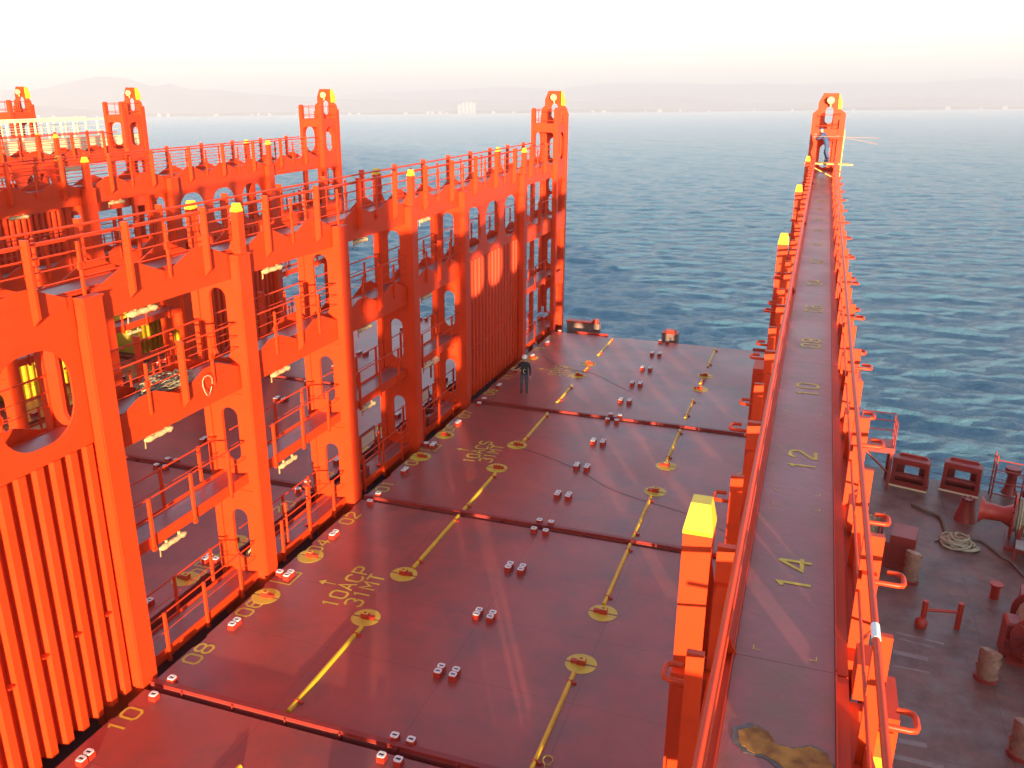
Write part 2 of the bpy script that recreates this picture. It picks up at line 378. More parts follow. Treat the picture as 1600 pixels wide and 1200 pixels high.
# ================================================================== HULL AND DECKS
def poly_deck(name, pts, z0, z1, m):
    o = MB().prism(pts, z0, z1).build(name, m); o['kind'] = 'structure'; return o
BASEZ = -1.45
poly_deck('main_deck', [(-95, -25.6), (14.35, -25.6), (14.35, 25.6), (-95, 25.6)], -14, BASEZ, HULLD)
MZ = -3.5
poly_deck('mooring_deck', [(14.352, -22), (30, -20), (48, -14), (48, 8), (38, 12.6), (26, 15.2), (14.352, 18.2)], -12, MZ, MOOR)
poly_deck('hull_plating', [(-96, -26), (14.6, -26), (14.6, -22.2), (30, -20.2), (48.2, -14.2), (48.2, 8), (38, 12.8), (26, 15.35), (14.6, 18.4), (14.6, 26), (-96, 26)], -24, -12.02, HULL)

# ================================================================== HATCH COVERS
def socket_meshes():
    s = .082; hx = .088
    mb = MB(); mb.box(-hx, hx, -s, s, 0, .145); base = mb.mesh('container_socket', RED)
    mb = MB()
    mb.prism([(-hx, -s + .03), (-hx + .03, -s), (hx - .03, -s), (hx, -s + .03), (hx, s - .03), (hx - .03, s), (-hx + .03, s), (-hx, s - .03)], .146, .168, None,
             [[(-.055, -.03), (.055, -.03), (.055, .03), (-.055, .03)]])
    rim = mb.mesh('socket_rim', WHITE)
    mb = MB(); mb.box(-.056, .056, -.031, .031, .1465, .152); hole = mb.mesh('socket_hole', BLACK)
    return base, rim, hole
SB, SR, SH = socket_meshes()
def socket(parent, x, y, z=0, rim=True):
    b = link('container_socket', SB, parent, (x, y, z))
    if rim: link('socket_rim', SR, b); link('socket_hole', SH, b)
def disc_mesh():
    mb = MB(); n = 22; r = .385; g = .03
    for sgn in (1, -1):
        pts = []
        a0 = math.asin(g / r)
        for k in range(n + 1):
            a = a0 + (math.pi - 2 * a0) * k / n
            pts.append((r * math.cos(a), sgn * r * math.sin(a)))
        mb.prism(pts, .0, .004)
    return mb.mesh('circle_marking', YMK)
DISC = disc_mesh()
def pin_mesh():
    mb = MB(); mb.cbox(-.11, .09, -.08, .08, 0, .15, .02); mb.box(.09, .25, -.05, .05, 0, .09); mb.tube([(-.01, 0, .15), (-.01, 0, .16)], .04)
    a = mb.mesh('twistlock_stand', RED)
    mb = MB(); mb.prism([(-.105, -.075), (.085, -.075), (.085, .075), (-.105, .075)], .151, .156, None, [[(-.05, -.03), (.04, -.03), (.04, .03), (-.05, .03)]])
    return a, mb.mesh('stand_rim', YMK)
PIN, PINR = pin_mesh()
def circle(parent, x, y, d=1):
    o = link('circle_marking', DISC, parent, (x, y, .004)); p = link('twistlock_stand', PIN, parent, (x, y, .004), 0 if d > 0 else math.pi)
    link('stand_rim', PINR, p)
_m = MB(); _m.box(-.06, .16, -.03, .03, 0, .05); _m.box(-.06, .06, -.012, .012, .05, .085); GCLIP = _m.mesh('guard_clip', RED)
def bar(parent, x, y0, y1):
    mb = MB(); mb.prism([(-.055, 0), (.055, 0), (.045, .05), (.02, .075), (-.02, .075), (-.045, .05)], 0, 1)
    M = Matrix(((1, 0, 0, x), (0, 0, 1, 0), (0, 1, 0, .0), (0, 0, 0, 1)))
    vs = []
    for v in mb.v: vs.append((x + v[0], y0 + (y1 - y0) * v[2], v[1]))
    mb.v = vs
    o = mb.build('cable_guard', YEL, parent)
    for yy in (y0 + min(.35, (y1 - y0) * .2), y1 - min(.35, (y1 - y0) * .2)): link('guard_clip', GCLIP, o, (x, yy, 0))
ROWN = {-11.25: '10', -8.75: '08', -6.25: '06', -3.75: '04', -1.25: '02', 1.25: '01', 3.75: '03', 6.25: '05', 8.75: '07', 11.8: '09', 14.1: '11', 16.6: '13', 19.1: '15', 21.5: '17', -14.0: '12', -16.5: '14'}
def cover(x0, y0, y1, bay, label, aft_nums=True, detail=True):
    """one hatch cover panel: local x from its forward edge"""
    e = empty('hatch_cover', (x0, 0, 0), label, 'hatch cover', 'hatch covers laid across the holds')
    Lx = 12.45
    mb = MB()
    out = []       # slightly notched outline along both long edges
    ys = np.arange(y0 + .6, y1 - .3, 1.25); x_in = .06
    left = [(0, y0 + .06)]
    for i, yy in enumerate(ys):
        if i % 2: left += [(x_in, yy - .25), (x_in, yy + .25)] if False else [(0.0, yy - .26), (x_in, yy - .2), (x_in, yy + .2), (0.0, yy + .26)]
    left.append((0, y1 - .06))
    right = [(Lx - p[0], p[1]) for p in left][::-1]
    mb.prism(left + right, -.95, 0)
    mb.build('panel', DECK, e)
    mb = MB()     # raised joint lip on the far edge
    mb.box(.02, Lx - .02, y0 + .062, y0 + .125, -.2, .09); mb.box(.02, Lx - .02, y0 + .125, y0 + .2, .06, .091)
    for k in range(9):
        xx = .9 + k * 1.35; mb.box(xx, xx + .03, y0 - .0, y0 + .058, -.2, .07)
    mb.build('joint_lip', DRED, e)
    Y = lambda a, b: a >= y0 and a < y1
    # row numbers
    for yy, t in ROWN.items():
        if not (y0 < yy < y1): continue
        off = {'06': -.4, '04': .6, '03': -.15, '05': .85, '09': 0}.get(t, 0)
        o = text_mb(t, .42, .5, frameM(.3, yy + off, .004, math.pi / 2)).build('row_number', YMK, e)
        o = text_mb(t, .42, .5, frameM(Lx - .3, yy - off, .004, -math.pi / 2)).build('row_number', YMK, e)
    # circles
    for yy in (-18.6, -16.4, -6.03, -3.76, 4.0, 6.28, 15.46, 17.52):
        if Y(yy, 0):
            circle(e, .38, yy); circle(e, 3.41, yy); circle(e, 9.19, yy, -1); circle(e, 12.05, yy, -1)
    # twin sockets at row boundaries, middle and both ends
    for k in range(-9, 10):
        yy = k * 2.5 + (.14 if k % 4 == 0 else 0)
        isj = abs(yy - y0) < .4 or abs(yy - y1) < .4
        if isj:
            for s in ((.28 if abs(yy - y0) < .4 else -.28),):
                jy = (y0 if s > 0 else y1)
                for xx in (.45, 6.14, 6.52, 12.0): socket(e, xx, jy + s)
            continue
        if not Y(yy, 0): continue
        for xx in (.45, 6.14, 6.52, 12.0):
            for dy in (-.1, .1): socket(e, xx, yy + dy)
        if abs(k) == 2:
            socket(e, .16, yy); socket(e, 12.29, yy)
            for xx, sg in ((0, 1), (Lx, -1)):
                mb = MB(); a = xx + sg * .02; b = xx + sg * .66
                strip(mb, [(a, -.32), (b, -.32), (b, .32), (a + sg * .25, .32)], .05, 0, False, Matrix.Translation((0, yy, .0045)))
                if sg < 0: mb.f = [f[::-1] for f in mb.f]
                mb.build('corner_outline', YMK, e)
    # guard bars
    for (a, b) in ((-21.5, -19.2), (-15.6, -11.6), (-9.85, -6.45), (-3.36, .06), (.42, 3.55), (6.7, 10.0), (11.4, 13.9), (16.2, 16.9), (19.05, 22.3)):
        if a >= y0 - .4 and b <= y1 + .4:
            for xx in (3.52, 9.12): bar(e, xx, a, b)
    # hold marks
    for yy, sfx in ((-4.85, 'P'), (5.2, 'S'), (15.9, 'S')):
        if Y(yy, 0):
            nm = bay + ('AC' if abs(yy) < 10 else 'A') + sfx
            mb = text_mb(nm, .46, .5, frameM(2.2, yy, .004, math.pi / 2)); text_mb('31MT', .46, .5, frameM(2.78, yy, .004, math.pi / 2), mb)
            strip(mb, [(1.45, yy - .02), (1.85, yy - .02)], .04, .004, False, Matrix.Identity(4)); mb.f[-1] = mb.f[-1]
            mb.prism([(1.33, yy - .02), (1.52, yy + .11), (1.52, yy - .15)], .004, .007)
            mb.build('load_marking', YMK, e)
    return e
YB = [(-22.9, -10.2), (-10.15, .12), (.16, 10.2), (10.25, 22.85)]
LBL = {
 ('10', 0): 'sunlit maroon hatch cover at the bottom left corner, numbered 10',
 ('10', 1): 'maroon hatch cover marked 10ACP, numbers 08 to 02 along its edge',
 ('10', 2): 'maroon hatch cover marked 10ACS, numbers 01 to 07 along its edge',
 ('10', 3): 'far maroon hatch cover with the man in the white helmet standing on it',
 ('09', 0): 'hatch cover hidden behind the nearest corrugated wall, port side of the second bay',
 ('09', 1): 'hatch cover behind the nearest lashing bridge with upside-down 02 and 06 numbers',
 ('09', 2): 'hatch cover with a yellow bar and circle, seen below the hose tangle',
 ('09', 3): 'far hatch cover of the second bay, seen between posts against the sea',
 ('08', 0): 'port hatch cover of the third bay', ('08', 1): 'centre hatch cover of the third bay, left of the middle joint',
 ('08', 2): 'centre hatch cover of the third bay seen through two lashing bridges', ('08', 3): 'starboard hatch cover of the third bay below the second corrugated wall'}
SP = 14.28
for bi, bay in enumerate(('10', '09', '08')):
    for j, (a, b) in enumerate(YB):
        if bay == '08' and j == 0: continue
        cover(-SP * bi, a, b, bay.lstrip('0') if bay != '10' else bay, LBL[(bay, j)])

# ================================================================== LASHING BRIDGES
MC = {}
def cached(key, fn):
    if key not in MC: MC[key] = fn()
    return MC[key]
LV = (.08, 3.1, 6.3, 9.2)
def m_post(ledge=True):
    mb = MB()
    for s in (1, -1):
        a, b = (.55, .77) if s > 0 else (-.77, -.55)
        mb.box(a, b, -.24, .24, BASEZ, 9.1)
        mb.box(a + .03 * (s < 0), b - .03 * (s > 0), -.262, -.242, 0.02, 9.0)
    holes = [stadium(0, .5, .5, 2.03), stadium(0, .5, 3.5, 5.02), stadium(0, .5, 6.4, 8.26)]
    mb.prism([(-.55, BASEZ), (.55, BASEZ), (.55, 9.08), (-.55, 9.08)], -.045, .045, Matrix.Translation((0, -.16, 0)) @ MXZ, holes)
    for z in (2.6, 5.4): mb.box(-.548, .548, -.23, -.1, z, z + .04)
    for s in ((1, -1) if ledge else ()): mb.box(s * .54, s * .8, -.28, .27, 9.1, 9.135)
    return mb.mesh('frame_post', ORANGE)
def m_tip(s):
    mb = MB(); a, b = (.57, .77)
    if s < 0: a, b = -b, -a
    mb.box(a, b, -.12, .12, 9.102, 10.17)
    g = [(.57, 9.135), (.57, 9.95), (.5, 9.55), (.3, 9.135)]
    if s < 0: g = [(-x, z) for x, z in g]
    mb.prism(g, -.012, .012, Matrix.Translation((0, 0, 0)) @ MXZ)
    return mb.mesh('guide_post', ORANGE)
def m_cap(s):
    mb = MB(); a, b = (.567, .773)
    if s < 0: a, b = -b, -a
    mb.box(a, b, -.123, .123, 10.17, 10.2)
    c = .035
    A = [(a, -.123, 10.2), (b, -.123, 10.2), (b, .123, 10.2), (a, .123, 10.2)]
    B = [(a + c, -.05, 10.38), (b - c, -.05, 10.38), (b - c, .09, 10.38), (a + c, .09, 10.38)]
    mb.add(A + B, [(0, 1, 5, 4), (1, 2, 6, 5), (2, 3, 7, 6), (3, 0, 4, 7), (4, 5, 6, 7)])
    return mb.mesh('yellow_cap', YEL)
def m_girder(Ln, z, dep, s):
    mb = MB(); a, b = (.44, .5) if s > 0 else (-.5, -.44)
    mb.box(a, b, .25, Ln - .25, z - .04 - dep, z - .04)
    mb.box(min(a, a + (-.1 if s > 0 else 0)) , max(b, b + (.1 if s < 0 else 0)), .25, Ln - .25, z - .06 - dep, z - .04 - dep)
    mb.box(.348 if s > 0 else -.438, .438 if s > 0 else -.348, .01, Ln - .01, z - .06, z - .012)
    mb.box(.348 if s > 0 else -.36, .36 if s > 0 else -.348, .01, Ln - .01, z - .012, z + .025)
    return mb.mesh('girder', ORANGE)
def m_scallop(Ln, z, s):
    mb = MB(); nb = max(1, int(round((Ln - .3) / 2.5)))
    wd = (Ln - .5) / nb
    for i in range(nb):
        c = .25 + wd * (i + .5); h = min(wd * .46, 1.02)
        pts = [(c - h, z - .25), (c + h, z - .25), (c + h, z - .03), (c + h * .24, z + .29), (c - h * .24, z + .29), (c - h, z - .03)]
        x0 = .502 if s > 0 else -.53
        mb.prism(pts, x0, x0 + .028, MYZ)
        mb.box(x0 + .03 if s > 0 else x0 - .012, x0 + .04 if s > 0 else x0 - .002, c - .5, c + .45, z - .0, z + .012)
    return mb.mesh('scalloped_plate', ORANGE)
def m_floor(Ln, z, hw):
    mb = MB(); mb.box(-hw, hw, .002, Ln - .002, z - .05, z)
    n = int(Ln / 1.25)
    for i in range(1, n): mb.box(-hw + .01, hw - .01, i * 1.25 - .03, i * 1.25 + .03, z - .16, z - .052)
    return mb.mesh('walkway_floor', WALK)
def m_thin(Ln, z, s):
    mb = MB(); a, b = (.37, .41) if s > 0 else (-.41, -.37)
    mb.box(a, b, .2, Ln - .2, z - .2, z + .07)
    mb.box(a - .04 * (s > 0), b + .04 * (s < 0), .2, Ln - .2, z - .215, z - .2)
    return mb.mesh('edge_beam', ORANGE)
def m_pipes(Ln, zs, x, r, y0=.0):
    mb = MB()
    for i, z in enumerate(zs): mb.tube([(x, y0, z), (x, Ln, z)], r if i == len(zs) - 1 else r * .5, 8)
    return mb.mesh('handrail', ORANGE)
def m_stan(kind, s):
    mb = MB()
    if kind == 'thick':
        a, b = (.53, .70); 
        a, b = (a, b) if s > 0 else (-b, -a)
        mb.box(a, b, -.028, .028, -.25, 1.22)
        o = [(a, -.25), (b, -.25), (b if s < 0 else a, -.42), ]
        mb.prism(o, -.028, .028, MXZ)
    elif kind == 'wide':
        a, b = (.44, .58) if s > 0 else (-.53, -.4)
        mb.box(a, b, -.03, .03, -.25, .9)
        mb.prism([(a, -.25), (b, -.25), (b if s < 0 else a, -.42)], -.03, .03, MXZ)
        mb.box(a + .02, b - .02, -.09, -.032, .55, .62)
    elif kind == 'narrow':
        a, b = (.46, .56) if s > 0 else (-.56, -.46)
        mb.box(a, b, -.022, .022, -.2, .88)
    elif kind == 'thin':
        a, b = (.535, .60) if s > 0 else (-.60, -.535)
        mb.box(a, b, -.02, .02, -.2, 1.0)
        mb.box(a, b, -.06, .06, .45, .6)
    else:
        a, b = (.42, .49) if s > 0 else (-.49, -.42)
        mb.box(a, b, -.03, .03, -.22, 1.06)
        mb.box(a, b, -.05, .05, -.28, -.2)
    return mb.mesh('stanchion', ORANGE)
def m_lamp():
    mb = MB(); n = 9; pts = []; rs = []
    for i in range(n):
        t = i / (n - 1); pts.append((.0, -.45 + .9 * t, .01 * math.sin(i * 2.3))); rs.append(.07 + .008 * math.sin(i * 1.9) + (.012 if i in (1, n - 2) else 0) - (.03 if i in (0, n - 1) else 0))
    mb.tube(pts, rs, 8); mb.box(-.02, .02, -.25, -.2, .05, .14); mb.box(-.02, .02, .2, .25, .05, .14)
    mb.add([(-.03, -.44, -.02), (.03, -.47, -.02), (.05, -.5, -.16), (-.02, -.47, -.2)], [(0, 1, 2, 3)])
    return mb.mesh('wrapped_lamp', WRAP)
def m_panel(Ln):
    mb = MB(); pit = .416; n = int((Ln - .5) / pit); y = .25; x0 = .31; x1 = .5; prof = [(y - .0, x0)]
    for i in range(n):
        a = .25 + (Ln - .5) * i / n; p = (Ln - .5) / n
        prof += [(a + p * .34, x0), (a + p * .44, x1), (a + p * .84, x1), (a + p * .94, x0)]
    prof.append((Ln - .25, x0))
    vs = []
    for (yy, xx) in prof: vs += [(xx, yy, -.05), (xx, yy, 6.02)]
    k = len(prof); fs = [(2 * i, 2 * i + 2, 2 * i + 3, 2 * i + 1) for i in range(k - 1)]
    b = [(v[0] - .012, v[1], v[2]) for v in vs]
    mb.add(vs + b, [f for f in fs] + [tuple(j + 2 * k for j in f[::-1]) for f in fs])
    # rib top closures and tray brackets
    for i in range(n):
        a = .25 + (Ln - .5) * i / n; p = (Ln - .5) / n
        mb.prism([(x0 - .005, a + p * .34), (x1 - .002, a + p * .44), (x1 - .002, a + p * .84), (x0 - .005, a + p * .94)], 6.02, 6.05)
        mb.prism([(x0, a + p * .34), (x1, a + p * .44), (x1, a + p * .84), (x0, a + p * .94)], -.08, -.05)
        zz = (2.05 + (i * 7 % 5) * .03)
        if i % 2 == 0: mb.box(x0 + .003, x1 + .01, a - p * .0 + .0, a + p * .33, zz, zz + .025)
    return mb.mesh('corrugated_panel', ORANGE)
def m_oval(Ln):
    mb = MB(); w = (Ln - .5) / 3
    holes = [stadium(.25 + w * (i + .5), w - .62, 6.42, 8.3, r=.72) for i in range(3)]
    mb.prism([(.24, 6.0), (Ln - .24, 6.0), (Ln - .24, 8.34), (.24, 8.34)][0:4] if False else [(.24, 6.055), (Ln - .24, 6.055), (Ln - .24, 8.52), (.24, 8.52)], .43, .47, MYZ, holes)
    mb.box(.40, .52, .24, Ln - .24, 6.27, 6.3) if False else None
    return mb.mesh('window_plate', ORANGE)
def m_outer():
    mb = MB()
    prof = [(-.75, BASEZ), (.75, BASEZ), (.75, 11.85), (.7, 12.05), (.55, 12.18), (.55, 12.5), (.36, 12.95), (-.36, 12.95), (-.55, 12.5), (-.55, 12.18), (-.7, 12.05), (-.75, 11.85)]
    holes = [stadium(0, .5, .5, 2.03), stadium(0, .5, 3.4, 4.9), stadium(0, .5, 6.4, 7.42), stadium(0, .5, 7.55, 8.35), stadium(0, .5, 9.45, 10.0) if False else stadium(0, .5, 9.0 + .35, 10.5), stadium(0, .36, 11.5, 12.3)]
    mb.prism(prof, -.04, .04, MXZ, holes)
    for s in (1, -1):
        a, b = (.52, .75) if s > 0 else (-.75, -.52)
        mb.box(a, b, -.16, -.042, BASEZ, 11.7); mb.box(a, b, .042, .2, BASEZ, 11.8)
    for z in (2.6, 5.6, 8.6, 10.9): mb.box(-.518, .518, -.13, -.042, z, z + .25)
    return mb.mesh('outer_tower_plate', ORANGE)
def m_head():
    mb = MB(); mb.box(.385, .56, -.06, .2, 12.2, 12.52); mb.add([(.56, -.06, 12.52), (.56, .2, 12.52), (.385, .2, 12.94), (.385, -.06, 12.94), (.37, -.06, 12.52), (.37, .2, 12.52)], [(0, 1, 2, 3), (0, 3, 4), (1, 5, 2)])
    return mb.mesh('yellow_head_edge', YEL)
def m_flood():
    mb = MB(); mb.tube([(0, -.05, 12.62), (0, -.12, 12.62), (0, -.3, 12.6), (0, -.34, 12.6)], [.08, .14, .19, .15], 12)
    mb.tube([(0, -.2, 12.45), (.03, -.22, 12.3)], [.06, .03], 6)
    return mb.mesh('floodlight', WRAP)
def m_nearframe():
    mb = MB()
    for s in (1, -1):
        a, b = (.5, .76) if s > 0 else (-.76, -.56)
        mb.box(a, b, -.13, .13, BASEZ, 12.0); mb.tube([((a + b) / 2, -.12, 12.0), ((a + b) / 2, .12, 12.0)], (b - a) / 2 - .01, 10)
    for (z0, z1) in ((10.85, 11.3), (8.5, 9.12), (5.65, 6.26), (2.8, 3.0)):
        mb.box(-.56, .5, -.1, .1, z0, z1)
    for (x, z, sx, sz) in ((-.56, 10.85, 1, -1), (.5, 10.85, -1, -1), (-.56, 9.12, 1, 1), (.5, 9.12, -1, 1), (-.56, 8.5, 1, -1), (.5, 8.5, -1, -1)):
        mb.prism([(x, z), (x + sx * .14, z), (x, z + sz * .14)], -.05, .05, MXZ)
    return mb.mesh('inner_tower_frame', ORANGE)
def m_side(s):
    mb = MB(); x = .66 if s > 0 else -.7
    mb.prism([(.14, 8.5), (1.5, 8.5), (1.5, 11.3), (.14, 11.3)], x, x + .04, MYZ, [stadium(.84, 1.0, 9.4, 10.85, r=.5)])
    return mb.mesh('side_plate', ORANGE)
def m_sideb(s, z0, z1):
    mb = MB(); x = .66 if s > 0 else -.7
    mb.prism([(.14, z0), (1.5, z0), (1.5, z1), (.14, z1)], x, x + .04, MYZ)
    return mb.mesh('side_band', ORANGE)
def m_ladder(z0, z1):
    mb = MB()
    for x in (-.2, .2): mb.tube([(x, 0, z0), (x, 0, z1)], .02, 5)
    z = z0 + .2
    while z < z1: mb.tube([(-.2, 0, z), (.2, 0, z)], .014, 5); z += .3
    return mb.mesh('ladder', ORANGE)
def m_box_board():
    mb = MB(); mb.box(-.02, .02, -.55, .55, 0, .5)
    return mb.mesh('notice_board', BOARD)

def handrail(br, y0, y1, side, z, kind):
    Ln = y1 - y0
    if kind == 'top': zs = (z + .3, z + .57, z + .83, z + 1.1); x = .545 * side; r = .03
    elif kind == 'stern': zs = (z + .45, z + .9); x = (.46 if side > 0 else .385) * side; r = .023
    elif kind == 'mid': zs = (z + .45, z + .75, z + 1.1); x = .545 * side; r = .024
    else: zs = (z + .55, z + 1.03); x = .44 * side; r = .022
    h = link('handrail', cached(('hr', round(Ln, 2), kind, side, z), lambda: m_pipes(Ln, zs, x, r)), br, (0, y0, 0))
    if kind in ('top', 'mid', 'stern'):
        n = max(1, int(round(Ln / 1.25)))
        for i in range(n + 1):
            if kind == 'mid' and i in (0, n): continue
            k = 'thick' if i % 2 == 0 else 'thin'
            if kind == 'stern': k = 'wide' if i % 2 == 0 else 'narrow'
            if kind in ('top', 'stern') and i == n: continue
            link('stanchion', cached(('st', k, side), lambda: m_stan(k, side)), h, (0, Ln * i / n, z))
    else:
        n = max(2, int(round(Ln / 1.6)))
        for i in range(n):
            link('stanchion', cached(('st', 'low', side), lambda: m_stan('low', side)), h, (0, Ln * (i + .5) / n, z))

def bridge(xc, label, cat='lashing bridge', near=False, stern=False):
    br = empty('lashing_bridge', (xc, 0, 0), label, cat, 'orange lashing bridges across the deck')
    PY = [-17.7, -10, -5, 0, 5, 10, 17.7]
    for y in PY:
        p = link('frame_post', cached(('post', stern), lambda: m_post(not stern)), br, (0, y, 0))
        if abs(y) in (5, 17.7):
            for s in ((-1,) if stern else (1, -1)):
                g = link('guide_post', cached(('tip', s), lambda: m_tip(s)), p)
                link('yellow_cap', cached(('cap', s), lambda: m_cap(s)), g)
    spans = [(-23.3, -17.7)] + list(zip(PY[:-1], PY[1:])) + [(17.7, 23.3)]
    for (a, b) in spans:
        Ln = round(b - a, 2); pan = abs((a + b) / 2) > 12 and Ln > 6
        for z in (6.3, 9.2):
            for s in (1, -1):
                if pan and z == 6.3 and s > 0: continue
                dep = .62 if not pan else .7
                link('girder', cached(('g', Ln, z, s, dep), lambda: m_girder(Ln, z, dep, s)), br, (0, a, 0))
                if not (stern and s < 0): link('scalloped_plate', cached(('sc', Ln, z, s), lambda: m_scallop(Ln, z, s)), br, (0, a, 0))
            link('walkway_floor', cached(('fl', Ln, z), lambda: m_floor(Ln, z, .345)), br, (0, a, 0))
        for z in (.08, 3.1):
            if pan: 
                link('walkway_floor', cached(('fl', Ln, z), lambda: m_floor(Ln, z, .33)), br, (-.1, a, 0)); continue
            for s in (1, -1): link('edge_beam', cached(('th', Ln, z, s), lambda: m_thin(Ln, z, s)), br, (0, a, 0))
            link('walkway_floor', cached(('fl', Ln, z), lambda: m_floor(Ln, z, .365)), br, (0, a, 0))
            for s in (1, -1): handrail(br, a + .3, b - .3, s, z, 'low')
        for s in (1, -1):
            if not (pan and s > 0) and not (stern and s < 0): handrail(br, a + .26, b - .26, s, 6.3, 'mid')
        if pan:
            link('corrugated_panel', cached(('pan', Ln), lambda: m_panel(Ln)), br, (0, a, 0))
            link('window_plate', cached(('ov', Ln), lambda: m_oval(Ln)), br, (0, a, 0))
            handrail(br, a + .3, b - .3, -1, .08, 'low')
        if not pan and abs(a + b) < 22:
            for z in (8.42, 5.5, 2.72): link('wrapped_lamp', cached('lamp', m_lamp), br, (.36, (a + b) / 2 - .75, z - .03))
    for s in (1, -1): handrail(br, (-19.75 if s > 0 else -20.3) if stern else -21.3, 22.7, s, 9.2, 'stern' if stern else 'top')
    for e in (1, -1):
        if not (stern and e < 0):
            f = link('inner_tower_frame', cached('nf', m_nearframe), br, (0, 23.3 * e, 0))
        o = link('outer_tower_plate', cached('out', m_outer), br, (0, 25.0 * e, 0), None if e > 0 else math.pi)
        link('yellow_head_edge', cached('he', m_head), o); link('floodlight', cached('fd', m_flood), o)
        link('ladder', cached('lad', lambda: m_ladder(0, 11)), o, (.25, -.3, 0))
        if e > 0 or not stern:
            for s in (1, -1): link('side_plate', cached(('sd', s), lambda: m_side(s)), br, (0, 23.3 if e > 0 else -23.3 - 1.64, 0))
            for s in (1, -1):
                for (za, zb) in ((5.6, 6.6), (2.6, 3.2)): link('side_band', cached(('sb', s, za), lambda: m_sideb(s, za, zb)), br, (0, 23.3 if e > 0 else -23.3 - 1.64, 0))
            mb = MB(); mb.box(-.5, .5, .14, 1.55, 11.0, 11.05); mb.box(-.5, .5, .14, 1.55, 9.15, 9.2)
            for z in (.03, 3.05, 6.25): mb.box(-.5, .5, .1, 1.55, z, z + .05)
            mb.build('landing_floor', WALK, br, (0, 23.3 if e > 0 else -24.95, 0))
            mb = MB()
            for s in (1, -1):
                for z in (11.5, 12.0): mb.tube([(s * .64, .12, z), (s * .64, 1.55, z)], .018, 6)
                mb.tube([(s * .64, .8, 11.05), (s * .64, .8, 12.0)], .02, 6)
            for z in (11.45, 11.95): mb.tube([(-.64, 0, z), (.64, 0, z)], .018, 6)
            mb.build('landing_rail', ORANGE, br, (0, 23.3 if e > 0 else -24.95, 0))
    return br
b1 = bridge(-.83, 'nearest lashing bridge at left with a hose tangle on its middle walkway')
b2 = bridge(-.83 - SP, 'second lashing bridge, just behind the nearest one at left')
b3 = bridge(-.83 - 2 * SP, 'third lashing bridge at far left, in front of the cream bridge wing')
b4 = bridge(-38.6, 'farthest lashing bridge, only its tower shows beyond the cream bridge wing')
b0 = bridge(13.45, 'lashing bridge below the viewer with yellow numbers on its top walkway', stern=True)
# --- walkway numbers, marks, rust and hooks on the bridge under the camera
for yy, t in ((-18.9, '16'), (-16.4, '14'), (-13.85, '12'), (-11.3, '10'), (-8.85, '08'), (-6.35, '06'), (-3.9, '04'), (-1.3, '02'), (1.3, '01'), (3.9, '03'), (6.3, '05'), (8.9, '07'), (11.4, '09'), (13.9, '11')):
    if t == '16': continue
    text_mb(t, .27, .31, frameM(.03, yy, 9.204, math.pi / 2), ws=.15, gap=.42).build('row_number', YMK, b0)
for yy in (-17.6, -15.1, -14.75, -12.3):
    for s in (1, -1):
        mb = MB(); strip(mb, [(-.05 * s, 0), (0, 0), (0, .05)], .007, 0, False, Matrix.Translation((.22 * s, yy, 9.2035)))
        if s > 0: pass
        mb.build('corner_tick', YMK, b0)
def rust_patch():
    m = bpy.data.materials.new('rusted_patch'); m.use_nodes = True; t = m.node_tree; b = t.nodes['Principled BSDF']; b.inputs['Roughness'].default_value = .7
    N = t.nodes.new; L = t.links.new; g = N('ShaderNodeNewGeometry'); n = N('ShaderNodeTexNoise'); n.inputs['Scale'].default_value = 9; n.inputs['Detail'].default_value = 8
    L(g.outputs['Position'], n.inputs['Vector']); c = N('ShaderNodeValToRGB'); c.color_ramp.elements[0].color = (.2, .07, .012, 1); c.color_ramp.elements[1].color = (.45, .2, .03, 1)
    c.color_ramp.elements[0].position = .35; c.color_ramp.elements[1].position = .65
    L(n.outputs['Fac'], c.inputs['Fac']); L(c.outputs[0], b.inputs['Base Color'])
    def blob(pts, gr, z0, nm, mm):
        out = []
        for i in range(len(pts)):
            a = Vector(pts[i]); bb = Vector(pts[(i + 1) % len(pts)])
            for k in range(5):
                p = a.lerp(bb, k / 5); p += Vector((random.uniform(-1, 1), random.uniform(-1, 1))) * .006; out.append((p.x * gr[0] + gr[1], p.y * gr[2] + gr[3] + .1))
        MB().prism(out, z0, z0 + .0025).build(nm, mm, b0)
    base = [(-.24, -18.62), (-.14, -18.55), (-.06, -18.58), (.0, -18.67), (.1, -18.68), (.2, -18.62), (.29, -18.66), (.33, -18.76), (.32, -18.95), (.1, -18.9), (-.06, -18.8), (-.16, -18.8), (-.24, -18.72)]
    blob(base, (1.0, 0, 1, 0), 9.2045, 'rust_patch', m)
    grey = mat('scraped_primer', (.12, .1, .09), .55, var=.4, scale=14)
    blob([(p[0] * 1.1 - .02, (p[1] + 18.72) * 1.18 - 18.72) for p in base], (1, 0, 1, 0), 9.2015, 'scraped_primer_patch', grey)
rust_patch()
def m_hook(s):
    mb = MB(); pts = [(.5, 0, 0), (.66, 0, 0), (.69, .01, 0), (.7, .04, 0), (.7, .12, 0), (.69, .15, 0), (.66, .16, 0), (.6, .16, 0)]
    mb.tube([(s * p[0], p[1], p[2]) for p in pts], .018, 7); return mb.mesh('rod_hook', ORANGE)
for s in (1, -1):
    me = m_hook(s); y = -20.2
    k = 0
    while y < 16:
        link('rod_hook', me, b0, (0, y, 9.95 if k % 2 == 0 else 9.78)); y += 1.27; k += 1
